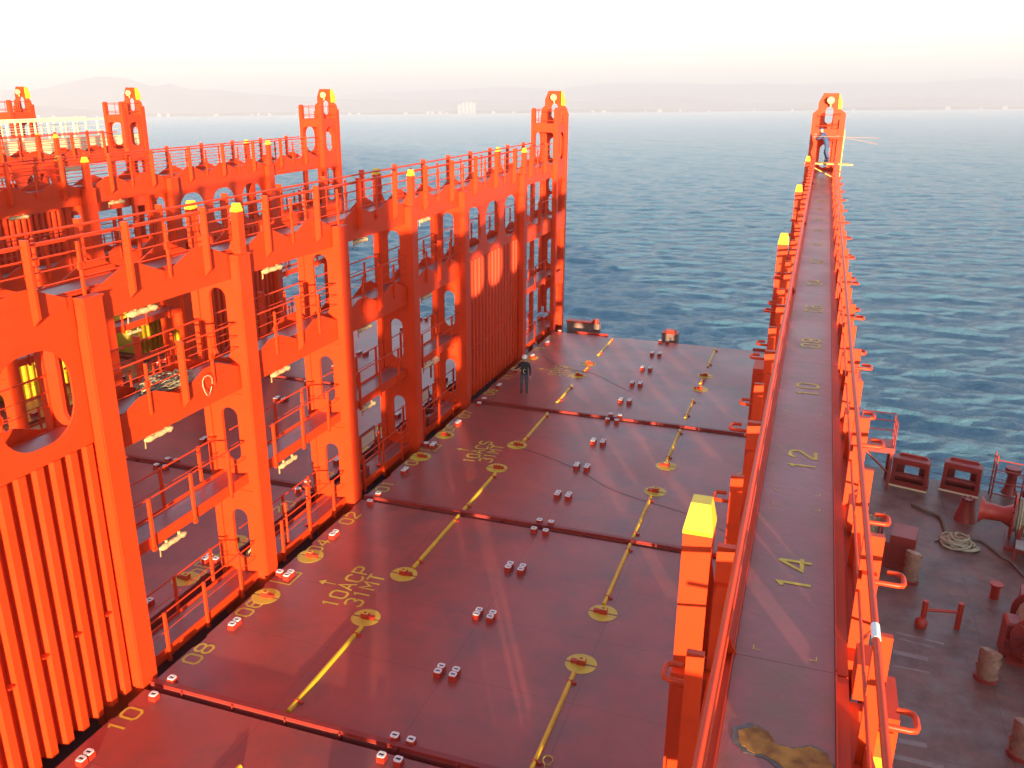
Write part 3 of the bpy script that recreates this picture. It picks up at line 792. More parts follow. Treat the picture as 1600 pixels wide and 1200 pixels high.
# junction boxes, plates and small fittings outboard of the near walkway
mb = MB(); mb.box(.455, .62, .35, .6, 9.2, 9.48); jb = mb.mesh('junction_box', ORANGE)
mb = MB(); mb.tube([(.47, .55, 9.44), (.5, .7, 9.46), (.6, .95, 9.4), (.6, 1.3, 9.3)], .013, 6); jc = mb.mesh('cable', ORANGE)
for i in range(12):
    o = link('junction_box', jb, b0, (0, -18.3 + i * 2.5, 0)); link('cable', jc, o)
mb = MB(); mb.cbox(.56, .72, -.16, .16, 8.4, 9.0, .03); ys = mb.mesh('yellow_sleeve', YEL)
for i in range(4): link('yellow_sleeve', ys, b0, (0, -18.1 + i * 2.9, 0))
# deck-light wrapped tapes on the right rail
mb = MB(); mb.tube([(.46, -18.6, 10.1), (.46, -18.45, 10.1)], .0265, 10); mb.build('repair_tape', WHITE, b0)

# --- things on the nearest bridge
mb = MB()      # coiled rope on middle walkway
for k in range(26):
    a0 = random.uniform(0, 6.28); cx = random.uniform(-.15, .2); cy = random.uniform(-.5, .5); rx = random.uniform(.15, .3); ry = random.uniform(.3, .6)
    pts = [(cx + rx * math.cos(a0 + t * .5), cy + ry * math.sin(a0 + t * .5), .03 + .012 * k * random.uniform(.5, 1) + .02 * math.sin(t)) for t in range(13)]
    mb.tube(pts, .014, 5)
mb.tube([(.62 + .03 * math.sin(t), .7 + .17 * math.cos(t * .5), -.12 + .26 * math.sin(t * .5)) for t in range(13)], .014, 6)
o = mb.build('coiled_hose', mat('olive_hose', (.3, .27, .17), .5, var=.4, scale=8)); o.location = (-.83, -7.4, 6.3)
tag(o, 'tangle of olive hose lying on the middle walkway of the nearest lashing bridge', 'hose')
def signboard(x, y, z, label):
    e = empty('notice_board', (x, y, z), label, 'sign', 'notice boards on the lower walkways')
    MB().box(-.02, .02, -.55, .55, .5, 1.0).build('board', BOARD, e)
    mb = MB(); mb.box(-.03, .03, -.62, -.55, 0, 1.06); mb.box(-.03, .03, .55, .62, 0, 1.06); mb.box(-.03, .03, -.55, .55, 1.0, 1.06); mb.build('frame', DRED, e)
signboard(-1.35, 3.1, .1, 'pale notice board in a red frame left of the lower walkway near number 03')
signboard(-1.35, 8.0, .1, 'pale notice board in a red frame beyond the second tall post, near number 07')
signboard(-1.35, 9.5, 1.4, 'pale board raised above the lower walkway just before the dark corrugated wall')
def hatch_box(x, y, label):
    e = empty('storage_bin', (x, y, 0), label, 'bin', 'open bins on the lower walkway')
    mb = MB(); mb.box(-.33, .33, -.45, .45, .1, .14); mb.box(-.33, -.3, -.45, .45, .14, .5); mb.box(.3, .33, -.45, .45, .14, .5); mb.box(-.3, .3, -.45, -.42, .14, .5); mb.box(-.3, .3, .42, .45, .14, .5)
    mb.build('bin_body', DRED, e)
    mb = MB()
    for k in range(6): mb.tube([(random.uniform(-.25, .25), -.38, .2 + k * .03), (random.uniform(-.25, .25), .38, .2 + k * .03)], .03, 5)
    mb.build('lashing_rods', GREY, e)
hatch_box(-.83, 1.2, 'open red bin of grey lashing rods just beyond the centre post of the lower walkway')
hatch_box(-.83, 7.2, 'open red bin of lashing rods beyond the tall shaded post near number 07')
def vert_post(x, y, label):
    e = empty('marker_post', (x, y, 0), label, 'post', 'short posts standing on the lower walkway')
    mb = MB(); mb.tube([(0, 0, .1), (0, 0, 1.35)], .045, 8); mb.tube([(0, 0, 1.35), (0, 0, 1.42)], .07, 8); mb.build('pole', ORANGE, e)
    mb = MB(); mb.box(-.1, .1, -.1, .1, .08, .13); mb.build('foot_plate', ORANGE, e)
vert_post(-.6, -3.4, 'short orange post nearest the camera on the lower walkway, left of number 04')
vert_post(-.6, -2.2, 'short orange post by the walkway beside number 04, further from the camera')
vert_post(-.6, 2.6, 'short orange post on the lower walkway between numbers 01 and 03')
mb = MB()
mb.tube([(0, 0, 0), (0, .3, .05), (0, .35, .3), (0, .1, .4), (0, -.2, .35), (0, -.3, .1), (0, 0, 0)], .09, 8)
mb.tube([(0, -.2, .15), (0, .2, .25)], .12, 8)
o = mb.build('wrapped_bundle', WRAP); o.location = (-.9, -4.7, .1); tag(o, 'yellow plastic wrapped bundle in the arched doorway at the foot of the nearest tall post', 'bundle')
mb = MB(); mb.box(-.25, .25, -.3, .3, 0, .12); mb.tube([(0, -.2, .12), (0, -.1, .55), (0, .1, .5), (0, .15, .12)], .03, 6)
o = mb.build('winch_hose_reel', mat('pale_blue_plastic', (.25, .45, .6), .4)); o.location = (-.5, 22.3, 1.0)
tag(o, 'pale blue bundle at the foot of the far tower of the nearest lashing bridge', 'bundle')

# ================================================================== FAR SIDE PEDESTALS
PED = mat('weathered_pedestal_paint', (.2, .13, .11), .6, var=.2, scale=2)
def pedestal(x, y, w, label, topred=True):
    e = empty('deck_pedestal', (x, y, BASEZ), label, 'pedestal', 'pedestals beyond the far hatch edge')
    z = -BASEZ
    MB().box(-w / 2, w / 2, -.3, .3, 0, z + .35).build('pedestal_body', PED, e)
    mb = MB(); mb.cbox(-w * .32, w * .32, -.22, .22, z + .352, z + .5, .03); mb.box(-w / 2 - .03, w / 2 + .03, -.33, .33, z + .3, z + .353); mb.build('pedestal_top', RED, e)
pedestal(6.5, 23.7, .85, 'brown box pedestal with red top beyond the far hatch edge, in the open middle')
pedestal(12.3, 23.7, .85, 'brown pedestal beyond the far hatch edge beside the near lashing bridge')
e = empty('deck_pedestal', (1.6, 24.1, BASEZ), 'long brown pedestal with an orange ledge and a red knob beside the far tower', 'pedestal', 'pedestals beyond the far hatch edge')
MB().box(-1.1, .8, -.2, .2, 0, 1.8).build('pedestal_body', PED, e)
mb = MB(); mb.box(-1.15, .35, -.25, .25, 1.8, 1.88); mb.build('pedestal_ledge', ORANGE, e)
mb = MB(); mb.tube([(.55, 0, 1.8), (.55, 0, 2.05)], .18, 12); mb.build('pedestal_top', RED, e)
for (x, w, lb) in ((2.2, 1.9, 'red kerb strip on the far hatch edge beside the far tower'), (11.6, 1.2, 'red kerb strip on the far hatch edge near the right-hand lashing bridge')):
    o = MB().cbox(-w / 2, w / 2, -.06, .06, 0, .14, .03).build('kerb_strip', RED); o.location = (x, 22.96, -.04); tag(o, lb, 'kerb strip')
    
# ================================================================== CREAM BRIDGE WING AND YELLOW HOUSE BEYOND
XW = -34.0
e = empty('accommodation_block', (XW, 0, 0), 'cream accommodation block with a railed bridge wing behind the third lashing bridge', 'ship superstructure')
mb = MB(); mb.box(-3.2, 0, -24, 12.0, 0, 7.5); mb.build('house_wall', YHOUSE, e)
mb = MB(); mb.box(-2.6, .3, -24, 30.2, 8.75, 9.75); mb.build('wing_beam', CREAM, e)
mb = MB(); mb.box(-2.4, 0.1, -24, 25.0, 7.6, 8.75); mb.build('wing_underframe', CREAM, e)
mb = MB()
for x in (.25, -2.5):
    for z in (11.9,): mb.box(x - .04, x + .04, -24, 28.2, z - 1.05, z - .95)
    for z in (11.2, 11.5): mb.tube([(x, -24, z - 1), (x, 28.2, z - 1)], .015, 5)
    y = -23.
    while y < 28.2: mb.box(x - .04, x + .04, y - .04, y + .04, 9.75, 10.86); y += 1.05
mb.build('wing_rail', CREAM, e)
mb = MB()
for y in range(-20, 12, 2): mb.box(.002, .03, y, y + .9, 5.6, 6.6)
mb.build('window', GLASS, e)
def yellow_bin(x, y, lx, ly, h, label):
    e = empty('yellow_cargo_gear', (x, y, 0), label, 'cargo gear', 'yellow gear stacked in the third bay')
    mb = MB(); mb.box(-lx / 2, lx / 2, -ly / 2, ly / 2, .05, h); mb.build('gear_body', YHOUSE, e)
    mb = MB(); n = int(ly / .35)
    for i in range(n + 1):
        yy = -ly / 2 + ly * i / n; mb.box(lx / 2 + .002, lx / 2 + .1, yy - .05, yy + .05, .05, h + .04)
    mb.build('side_ribs', YEL, e)
    mb = MB(); mb.box(-lx / 2 - .05, lx / 2 + .05, -ly / 2 - .05, ly / 2 + .05, h + .042, h + .12); mb.build('gear_top', YHOUSE, e)
yellow_bin(-21.0, 12.6, 5.0, 3.2, 2.5, 'big ribbed yellow gear box seen through the top window of the nearest lashing bridge')
yellow_bin(-22.5, 17.5, 8.0, 3.4, 1.6, 'long low yellow gear box at the back of the third bay')
yellow_bin(-22.0, 8.6, 5.0, 2.4, 1.0, 'low yellow gear box in front of the big ribbed one')
yellow_bin(-20.5, 4.8, 4.2, 3.2, 2.3, 'yellow gear box behind the first arched window, left of the hose tangle')
yellow_bin(-20.5, .6, 4.0, 3.0, 2.7, 'yellow gear box at the far left seen through the big round opening')

e = empty('yellow_walkway_deck', (-32.5, 20, 0), 'yellow and grey working deck beside the cream accommodation block', 'deck platform')
MB().box(-2.8, 2.6, -6, 4.8, -1, .25).build('deck_plate', YHOUSE, e)
mb = MB(); mb.box(-2.6, 2.3, -3.5, 0.5, .252, .26); mb.build('grey_mat', GREY, e)
def rope(pts, r, name, label, m, cat='rope'):
    mb = MB(); P = [Vector(p) for p in pts]; out = []
    for i in range(len(P) - 1):
        for k in range(5):
            t = k / 5; a = P[max(i - 1, 0)]; b = P[i]; c = P[i + 1]; dd = P[min(i + 2, len(P) - 1)]
            out.append(.5 * ((2 * b) + (c - a) * t + (2 * a - 5 * b + 4 * c - dd) * t * t + (3 * b - a - 3 * c + dd) * t ** 3))
    out.append(P[-1]); mb.tube(out, r, 8); o = mb.build(name, m); tag(o, label, cat); return o
# ================================================================== MOORING DECK EQUIPMENT
def fairlead(x, y, rz, label):
    e = empty('roller_fairlead', (x, y, MZ), label, 'fairlead', 'roller fairleads on the deck edge', rz)
    mb = MB(); w = .76; h = 1.3
    mb.prism([(-w, 0), (w, 0), (w * .93, h), (-w * .93, h)], -.3, -.25, MXZ, [[(-.3, .5), (.3, .5), (.3, .9), (-.3, .9)]])
    mb.prism([(-w, 0), (w, 0), (w * .93, h), (-w * .93, h)], .25, .3, MXZ, [[(-.58, .27), (.58, .27), (.58, 1.08), (-.58, 1.08)]])
    for s in (1, -1): mb.box(s * w * .93 - .03, s * w * .93 + .03, -.25, .25, 0, h)
    mb.box(-w * .9, w * .9, -.25, .25, h - .06, h + .02)
    mb.prism([(-.62, h + .02), (.62, h + .02), (.5, h + .12), (-.5, h + .12)], -.3, -.2, MXZ)
    mb.build('fairlead_frame', DRED, e)
    mb = MB(); mb.tube([(-.66, 0, .45), (.66, 0, .45)], .15, 14); mb.build('roller', DRED, e)
    mb = MB(); mb.box(-w - .03, w + .03, -.36, -.3, -.0, .06); mb.build('base_strip', CREAM, e)
def dl(px, py, z):   # point on a horizontal plane under a photo pixel (used once, to read positions off)
    M3 = cam.rotation_euler.to_matrix(); d = M3 @ Vector(((px - 800) / 1365.1, (600 - py) / 1365.1, -1)); t = (z - cam.location.z) / d.z
    return cam.location + d * t
PT = {k: dl(*v, MZ) for k, v in dict(f1=(1420, 764), f2=(1500, 772), heap=(1495, 850), vent=(1507, 812), w1=(1600, 835), w2=(1372, 868), w3=(1600, 1040), wrap=(1421, 908),
      h1=(1440, 978), h2=(1495, 982), bitt=(1553, 934), plat=(1362, 760), rail=(1546, 775), log0=(1424, 790), log1=(1470, 812), r0=(1530, 846), r1=(1548, 858), r2=(1565, 872), r3=(1580, 880), r4=(1604, 905),
      bt=(1570, 778), box2=(1540, 1060), wr2=(1595, 1180), coil=(1600, 940), tbl=(1402, 880), grate=(1575, 858)).items()}
rzf = math.atan2(15.2 - 18.2, 26 - 14.35)
_P = [dl(x, y, .012) for x, y in ((806, 698), (850, 712), (905, 735), (950, 762), (1000, 780), (1060, 798), (1100, 815), (1150, 838))]
rope(_P, .005, 'thin_cable', 'thin dark cable trailing across the 10ACS hatch cover between two yellow circles', BLACK, 'cable')
rope([dl(x, y, .012) for x, y in ((850, 558), (880, 575), (925, 583), (960, 600), (985, 612))], .005, 'thin_cable', 'thin dark cable on the far hatch cover near the man', BLACK, 'cable')
mb = MB(); mb.tube([(.1 * math.cos(t * .5), .13 * math.sin(t * .5), .02 + .002 * t) for t in range(22)] + [(.05, -.3, .02), (.1, -.6, .02)], .008, 5)
o = mb.build('thin_line', YMK); o.location = dl(856, 1190, 0); tag(o, 'thin pale line looped on deck beside the bottom yellow bar', 'line')
fairlead(PT['f1'].x, PT['f1'].y + .3, rzf, 'left roller fairlead on the deck edge with orange light falling on it')
fairlead(PT['f2'].x, PT['f2'].y + .3, rzf, 'right roller fairlead on the deck edge, wholly in shade beside the ladder frame')
# vent/bollard
e = empty('mooring_pedestal', PT['vent'], 'dark red tapered pedestal with a flanged top behind the rope heap', 'bollard')
mb = MB(); mb.tube([(0, 0, 0), (0, 0, .08), (0, 0, .8)], [.42, .4, .25], 14); mb.build('cone_body', DRED, e)
mb = MB(); mb.tube([(0, 0, .8), (0, 0, .86)], .27, 14)
for k in range(6):
    a = k * math.pi / 3; mb.tube([(.2 * math.cos(a), .2 * math.sin(a), .86), (.2 * math.cos(a), .2 * math.sin(a), .98)], .05, 6)
mb.tube([(0, 0, .86), (0, 0, .93)], .16, 10); mb.build('flanged_top', DRED, e)
# winch
def winch(p, rz, label, sc=1, rope=True):
    e = empty('mooring_winch', p, label, 'winch', 'mooring winches on the aft deck', rz); e.scale = (sc, sc, sc)
    mb = MB(); mb.box(-.4, 2.6, -.75, .75, 0, .12); mb.box(-.1, .02, -.6, .6, .12, .95); mb.box(1.55, 1.75, -.6, .6, .12, .95); mb.box(1.75, 2.6, -.55, .55, .12, 1.25)
    mb.build('winch_bed', DRED, e)
    mb = MB(); mb.tube([(-1.3, 0, .95), (-1.27, 0, .95), (-1.15, 0, .95), (-.6, 0, .95), (-.3, 0, .95), (-.27, 0, .95)], [.46, .46, .3, .26, .42, .42], 24, caps=False)
    mb.tube([(-1.3, 0, .95), (-1.12, 0, .95), (-.3, 0, .95)], [.4, .26, .2], 24, caps=False)
    mb.build('warping_head', RED, e)
    mb = MB()
    m2 = MB(); m2.tube([(1.35, 0, .95), (1.4, 0, .95)], .8, 28); m2.build('drum_flange', DRED, e)
    mb.tube([(-.3, 0, .95), (-.25, 0, .95)], .8, 28)
    for k in range(10):
        a = k * math.pi / 5; mb.tube([(-.32, .3 * math.cos(a), .95 + .3 * math.sin(a)), (-.32, .74 * math.cos(a), .95 + .74 * math.sin(a))], .025, 5)
    mb.build('drum_flange', DRED, e)
    mb = MB()
    n = 22; x0, x1 = -.2, 1.3
    for i in range(n):
        x = x0 + (x1 - x0) * (i + .5) / n; r = .58 + .03 * math.sin(i * 2.1)
        mb.tube([(x + .004 * k, r * math.cos(k * math.pi / 8), .95 + r * math.sin(k * math.pi / 8)) for k in range(17)], .034, 6, caps=False)
    mb.tube([(-.24, 0, .95), (1.33, 0, .95)], .5, 20)
    mb.build('rope_drum', ROPE, e)
    mb = MB(); mb.box(-.1, .8, -1.5, -.85, .5, .54); mb.build('platform_grating', GREY, e)
    mb = MB()
    for (x, y) in ((-.08, -1.48), (.76, -1.48), (-.08, -.88), (.76, -.88)): mb.box(x - .03, x + .03, y - .03, y + .03, 0, .5)
    mb.build('platform_legs', DRED, e)
_h = dl(1536, 802, MZ + .95)
winch(Vector((_h.x, _h.y, MZ)) + Matrix.Rotation(R_(-12), 3, 'Z') @ Vector((1.35, 0, 0)), R_(-12), 'red mooring winch with a rope-wound drum and trumpet-shaped end behind the rope heap', 1.15)
winch(Vector((15.6, PT['w2'].y + .2, MZ)), R_(-10), 'mooring winch half hidden behind the right-hand rail beside the wrapped pillar', 1)
e3 = PT['w3']
winch(e3 + Vector((.3, .2, 0)), R_(80), 'dark red winch casing cut by the right edge of the photo, below the small bitt', 1)
def box_case(p, sx, sy, h, label):
    e = empty('machinery_case', p, label, 'machine')
    mb = MB(); mb.cbox(-sx, sx, -sy, sy, 0, h, .06); mb.build('case_body', DRED, e)
    mb = MB(); mb.box(-sx - .03, sx + .03, -sy - .05, -sy - .002, h * .5, h * .55); mb.tube([(-sx * .4, -sy - .03, h * .7), (-sx * .4, -sy - .1, h * .7)], .1, 10); mb.build('case_trim', RED, e)
box_case(e3 + Vector((.0, .6, 0)), .6, .35, 1.2, 'dark red machinery case at the right edge with a small yellowed plate')
def wrapped(p, h, r, label, m=WRAPR):
    e = empty('wrapped_pillar', p, label, 'wrapped fitting', 'plastic wrapped deck fittings')
    mb = MB(); n = 9; pts = [(0.02 * math.sin(i * 1.7), .02 * math.cos(i * 2.3), h * i / (n - 1)) for i in range(n)]
    mb.tube(pts, [r * (1 + .1 * math.sin(i * 2.7)) for i in range(n)], 10); mb.build('plastic_wrap', m, e)
    mb = MB(); mb.tube([(0, 0, -0.0), (0, 0, .12)], r * 1.15, 12); mb.build('foot', DRED, e)
wrapped(PT['wrap'], 1.15, .27, 'plastic wrapped pillar standing alone beside the half-hidden winch')
wrapped(PT['box2'], .95, .3, 'plastic wrapped fitting beside the dark red casing at the right edge')
wrapped(PT['wr2'], 1.0, .32, 'plastic wrapped fitting in the bottom right corner')
# H stand
e = empty('rope_stand', PT['h1'], 'low red H-shaped stand of two posts and a crossbar on the mooring deck', 'rope stand')
d = PT['h2'] - PT['h1']
mb = MB(); mb.tube([(0, 0, 0), (0, 0, .95)], .09, 10); mb.build('post', RED, e)
mb = MB(); mb.tube([(d.x, d.y, 0), (d.x, d.y, .95)], .09, 10); mb.build('post', RED, e)
mb = MB(); mb.tube([(0, 0, .62), (d.x, d.y, .62)], .055, 8); mb.build('crossbar', RED, e)
mb = MB(); mb.tube([(-.05, -.1, .0), (-.05, -.1, .12), (-.05, -.1, .28), (-.05, -.1, .36)], [.16, .2, .18, .08], 12); mb.build('ball_fitting', RED, e)
e = empty('small_bitt', PT['bitt'], 'single small red bitt standing alone near the right edge', 'bitt')
mb = MB(); mb.tube([(0, 0, 0), (0, 0, .5)], .15, 12); mb.build('bitt_post', RED, e)
mb = MB(); mb.tube([(0, 0, .5), (0, 0, .56)], .22, 12); mb.build('bitt_head', RED, e)
# ropes
mb = MB(); hp = PT['heap']
for k in range(34):
    rr = random.uniform(.2, .62); cx = random.uniform(-.32, .32); cy = random.uniform(-.3, .3); a0 = random.uniform(0, 6.28); sq = random.uniform(.55, 1)
    zz = max(.05, .42 - .5 * (cx * cx + cy * cy) ** .5 - rr * .25) * random.uniform(.3, 1.1)
    nn = random.randint(8, 15)
    pts = [(cx + rr * math.cos(a0 + t * .42), cy + rr * sq * math.sin(a0 + t * .42), max(.05, zz + .04 * math.sin(t + k) + (.05 if rr < .4 else -.04))) for t in range(nn)]
    mb.tube(pts, .042, 7)
o = mb.build('rope_heap', ROPE); o.location = (hp.x, hp.y, MZ); tag(o, 'heap of thick pale mooring rope coiled loosely on the aft deck', 'rope')
up = Vector((0, 0, .05))
rope([PT['r0'] + up + Vector((-.3, -.0, 0)), PT['r0'] + up, PT['r1'] + up, PT['r2'] + up, PT['r3'] + up, PT['r4'] + up, PT['r4'] + Vector((.8, -.9, .05))], .045, 'mooring_rope', 'dark mooring rope running from the rope heap to the right edge', ROPED)
rope([PT['log0'] + Vector((0, 0, .09)), PT['log0'].lerp(PT['log1'], .5) + Vector((0, 0, .09)), PT['log1'] + Vector((0, 0, .08)), PT['heap'] + Vector((-.35, .3, .1))], [.085] * 20 if False else .075, 'old_hawser', 'thick brown hawser end leading into the rope heap from the left', ROPED, 'rope')
mb = MB()
for k in range(5): mb.tube([(.2 * math.cos(t * .52) * (1 - .08 * k), .24 * math.sin(t * .52) * (1 - .05 * k), .02 + .01 * k) for t in range(13)], .012, 5)
o = mb.build('white_line_coil', WHITE); o.location = PT['coil']; tag(o, 'thin white line coiled on deck at the right edge', 'rope')
# platform at deck edge under the near bridge
def rail_platform(p, label):
    e = empty('access_platform', p, label, 'platform')
    mb = MB(); mb.box(-2.2, .6, -.6, .7, 1.75, 1.85); mb.box(-2.2, .6, -.64, -.6, 1.7, 1.95)
    mb.build('platform_floor', DRED, e)
    mb = MB()
    for (x, y) in ((.5, -.5), (.5, .6), (-.9, .6), (-.9, -.5)): m2 = MB(); m2.box(x - .06, x + .06, y - .06, y + .06, 0, 1.74); m2.build('support_leg', DRED, e)
    mb.tube([(.5, -.5, .7), (-.6, -.5, 1.7)], .05, 6)
    mb.build('brace', DRED, e)
    mb = MB()
    for z in (2.3, 2.75, 3.1): mb.tube([(-2.2, .68, z), (.56, .68, z), (.56, -.58, z)], .025, 6)
    for (x, y) in ((-.8, .68), (.56, .68), (.56, .05), (.56, -.58), (-2.1, .68)): mb.tube([(x, y, 1.85), (x, y, 3.1)], .028, 6)
    mb.build('platform_rail', DRED, e)
rail_platform(PT['plat'] + Vector((.1, .5, 0)), 'raised red railed platform at the deck edge behind the right-hand rail')
# ladder frame with bitts at the right
e = empty('ladder_frame', PT['rail'], 'dark red tubular ladder and rail frame at the mooring deck edge, far right', 'railing')
mb = MB()
for y in (-.25, .25):
    mb.tube([(0, y, 0), (0, y, 2.0)], .035, 6)
for z in (.3, .6, .9, 1.2, 1.5, 1.8): mb.tube([(0, -.25, z), (0, .25, z)], .025, 6)
mb.build('ladder', DRED, e)
mb = MB()
for z in (.25, .8, 1.35, 1.8): mb.tube([(0, -.25, z), (2.5, -.75, z - .05)], .03, 6)
for x in (1.05, 2.3): mb.tube([(x, -.25 - x * .2, 0), (x, -.25 - x * .2, 1.8)], .03, 6)
mb.build('rail', DRED, e)
e = empty('double_bollard', PT['bt'] + Vector((.25, .6, 0)), 'pair of dark red flared bollards behind the rail frame at the deck edge', 'bollard')
for k in range(2):
    mb = MB(); x = .75 * k; mb.tube([(x, -.1 * k, 0), (x, -.1 * k, .3), (x, -.1 * k, .9), (x, -.1 * k, .95), (x, -.1 * k, 1.2)], [.34, .22, .17, .3, .32], 14); mb.build('bollard_post', DRED, e)
# edge rail posts + wires
e = empty('deck_edge_railing', (0, 0, MZ), 'thin wire railing along the edge of the mooring deck', 'railing')
mb = MB(); edge = [Vector((14.6, 18.1, 0)), Vector((26, 15.1, 0)), Vector((38, 12.5, 0))]
for a, b in zip(edge[:-1], edge[1:]):
    n = 7
    for i in range(n): p = a.lerp(b, i / n); mb.tube([p, p + Vector((0, 0, 1.0))], .018, 5)
    for z in (.35, .7, 1.0): mb.tube([a + Vector((0, 0, z)), b + Vector((0, 0, z))], .01, 5)
mb.build('railing_wire', DRED, e)
MB().box(14.4, 14.45, 18.0, 18.05, 0, .01)
# scuffed light paint strokes on the mooring deck
LIGHTP = mat('worn_grey_paint', (.22, .17, .16), .5, var=.3, scale=3)
e = empty('worn_deck_markings', (0, 0, MZ), 'worn pale painted strokes on the mooring deck beside the right rail', 'deck marking')
for (a, b, w) in (((1400, 988), (1475, 1006), .07), ((1395, 1018), (1450, 1030), .14), ((1395, 1040), (1452, 1051), .06), ((1375, 1152), (1448, 1165), .12), ((1370, 1175), (1475, 1200), .12), ((1405, 998), (1460, 1012), .06)):
    p = dl(*a, MZ); q2 = dl(*b, MZ); mb = MB(); strip(mb, [(p.x, p.y), (q2.x, q2.y)], w * 1.6, .004, False, Matrix.Identity(4))
    mb.f = [f[::-1] for f in mb.f]; mb.f = [f[::-1] for f in mb.f]
    mb.build('paint_stroke', LIGHTP, e)

# unseen port wall and tower, added to shade the mooring deck and near post
e = empty('shade_wall', (0, 0, MZ), 'tall unseen shading wall added along the port side of the mooring deck', 'shade_wall')
mb = MB()
for a, b in (((16.6, -21.2), (30, -19.6)), ((30, -19.6), (48, -13.6))):
    a = Vector(a); b = Vector(b); n = (b - a).normalized(); k = Vector((-n.y, n.x)) * .06
    mb.prism([a - k, b - k, b + k, a + k], 0, 3.9)
mb.build('shade_wall_plate', DRED, e)
e = empty('shade_tower', (14.95, -24.6, 0), 'unseen shading tower added on the port side behind the numbered walkway', 'shading tower')
mb = MB(); mb.box(-.7, .7, .55, .6, -3.4, 10.3); mb.box(-.7, .7, -.6, -.55, -3.4, 10.3); mb.build('tower_wall', ORANGE, e)
for z in (.0, 3.1, 6.3, 9.2): mb = MB(); mb.box(-.68, .68, -.54, .54, z, z + .06); mb.build('landing', WALK, e)
# ================================================================== PEOPLE
def person(loc, rz, joints, radii, label, mats_fn, mats, helmet=None, extra=None):
    """body = skin-modifier figure evaluated to one mesh"""
    e = empty('person', loc, label, 'person', None, rz)
    names = list(joints); me = bpy.data.meshes.new('body_skel')
    idx = {n: i for i, n in enumerate(names)}
    edges = [(idx[a], idx[b]) for a, b in EDG if a in idx and b in idx]
    me.from_pydata([joints[n] for n in names], edges, [])
    ob = bpy.data.objects.new('body_skel', me); COL.objects.link(ob)
    md = ob.modifiers.new('skin', 'SKIN'); md.use_smooth_shade = True
    sv = me.skin_vertices[0].data if me.skin_vertices else None
    if sv is None:
        bm = bmesh.new(); bm.from_mesh(me); bm.verts.layers.skin.verify(); bm.to_mesh(me); bm.free(); sv = me.skin_vertices[0].data
    for n in names:
        r = radii[n]; r = r if isinstance(r, tuple) else (r, r); sv[idx[n]].radius = r; sv[idx[n]].use_root = (n == 'pelvis')
    sb = ob.modifiers.new('sub', 'SUBSURF'); sb.levels = 2; sb.render_levels = 2
    dg = bpy.context.evaluated_depsgraph_get(); dg.update()
    nm = bpy.data.meshes.new_from_object(ob.evaluated_get(dg))
    bpy.data.objects.remove(ob)
    nm.name = 'body'; nm.materials.clear()
    for m in mats: nm.materials.append(m)
    for p in nm.polygons: p.material_index = mats_fn(p.center); p.use_smooth = True
    b = link('body', nm, e)
    return e
EDG = [('pelvis', 'belly'), ('belly', 'chest'), ('chest', 'neck'), ('neck', 'jaw'), ('jaw', 'brow'), ('brow', 'crown'),
       ('chest', 'shl'), ('shl', 'ell'), ('ell', 'wrl'), ('wrl', 'hal'), ('hal', 'fil'), ('chest', 'shr'), ('shr', 'elr'), ('elr', 'wrr'), ('wrr', 'har'), ('har', 'fir'),
       ('hal', 'thl'), ('har', 'thr'),
       ('pelvis', 'hil'), ('hil', 'knl'), ('knl', 'anl'), ('anl', 'tol'), ('pelvis', 'hir'), ('hir', 'knr'), ('knr', 'anr'), ('anr', 'tor')]
SKIN = mat('skin', (.5, .27, .19), .5, var=.05); JKT = mat('black_jacket_cloth', (.022, .022, .026), .75, var=.3, scale=9, bump=.6, bump_scale=18)
JEAN = mat('faded_blue_jeans', (.07, .085, .12), .8, var=.35, scale=10, bump=.5, bump_scale=25); BOOT = mat('work_boot_leather', (.03, .025, .025), .5); BLUEC = mat('blue_coverall', (.04, .07, .16), .75, var=.2, scale=9)
HELM = mat('white_helmet_plastic', (.82, .82, .8), .3, var=.02)
J = dict(pelvis=(0, 0, .93), belly=(0, .01, 1.08), chest=(0, .0, 1.32), neck=(0, 0, 1.475), jaw=(0, -.02, 1.56), brow=(0, -.01, 1.66), crown=(0, 0, 1.7),
         shl=(-.19, 0, 1.39), ell=(-.32, .02, 1.16), wrl=(-.43, -.12, 1.17), hal=(-.5, -.17, 1.2), fil=(-.57, -.2, 1.22), thl=(-.5, -.22, 1.24),
         shr=(.19, 0, 1.39), elr=(.25, .02, 1.12), wrr=(.26, -.05, .88), har=(.26, -.07, .8), fir=(.255, -.09, .71), thr=(.22, -.11, .78),
         hil=(-.1, 0, .88), knl=(-.12, -.02, .49), anl=(-.13, .02, .09), tol=(-.14, -.15, .04),
         hir=(.1, 0, .88), knr=(.11, -.02, .49), anr=(.11, .02, .09), tor=(.13, -.15, .04))
RD = dict(pelvis=(.155, .11), belly=(.15, .115), chest=(.165, .12), neck=.06, jaw=(.075, .085), brow=(.08, .1), crown=(.07, .085),
          shl=.072, ell=.055, wrl=.036, hal=(.042, .022), fil=(.028, .014), thl=.013, shr=.072, elr=.055, wrr=.036, har=(.042, .022), fir=(.028, .014), thr=.013,
          hil=.1, knl=.072, anl=.055, tol=(.045, .035), hir=.1, knr=.072, anr=.055, tor=(.045, .035))
def mf(c):
    if c.z > 1.5: return 0
    if c.x < -.45 and c.z > 1.1: return 0
    if c.z > .9: return 1
    if abs(c.x) > .2 and c.z < .86 and c.z > .6: return 0
    if c.z > .8 and abs(c.x) > .2: return 1
    if c.z > .12: return 2
    return 3
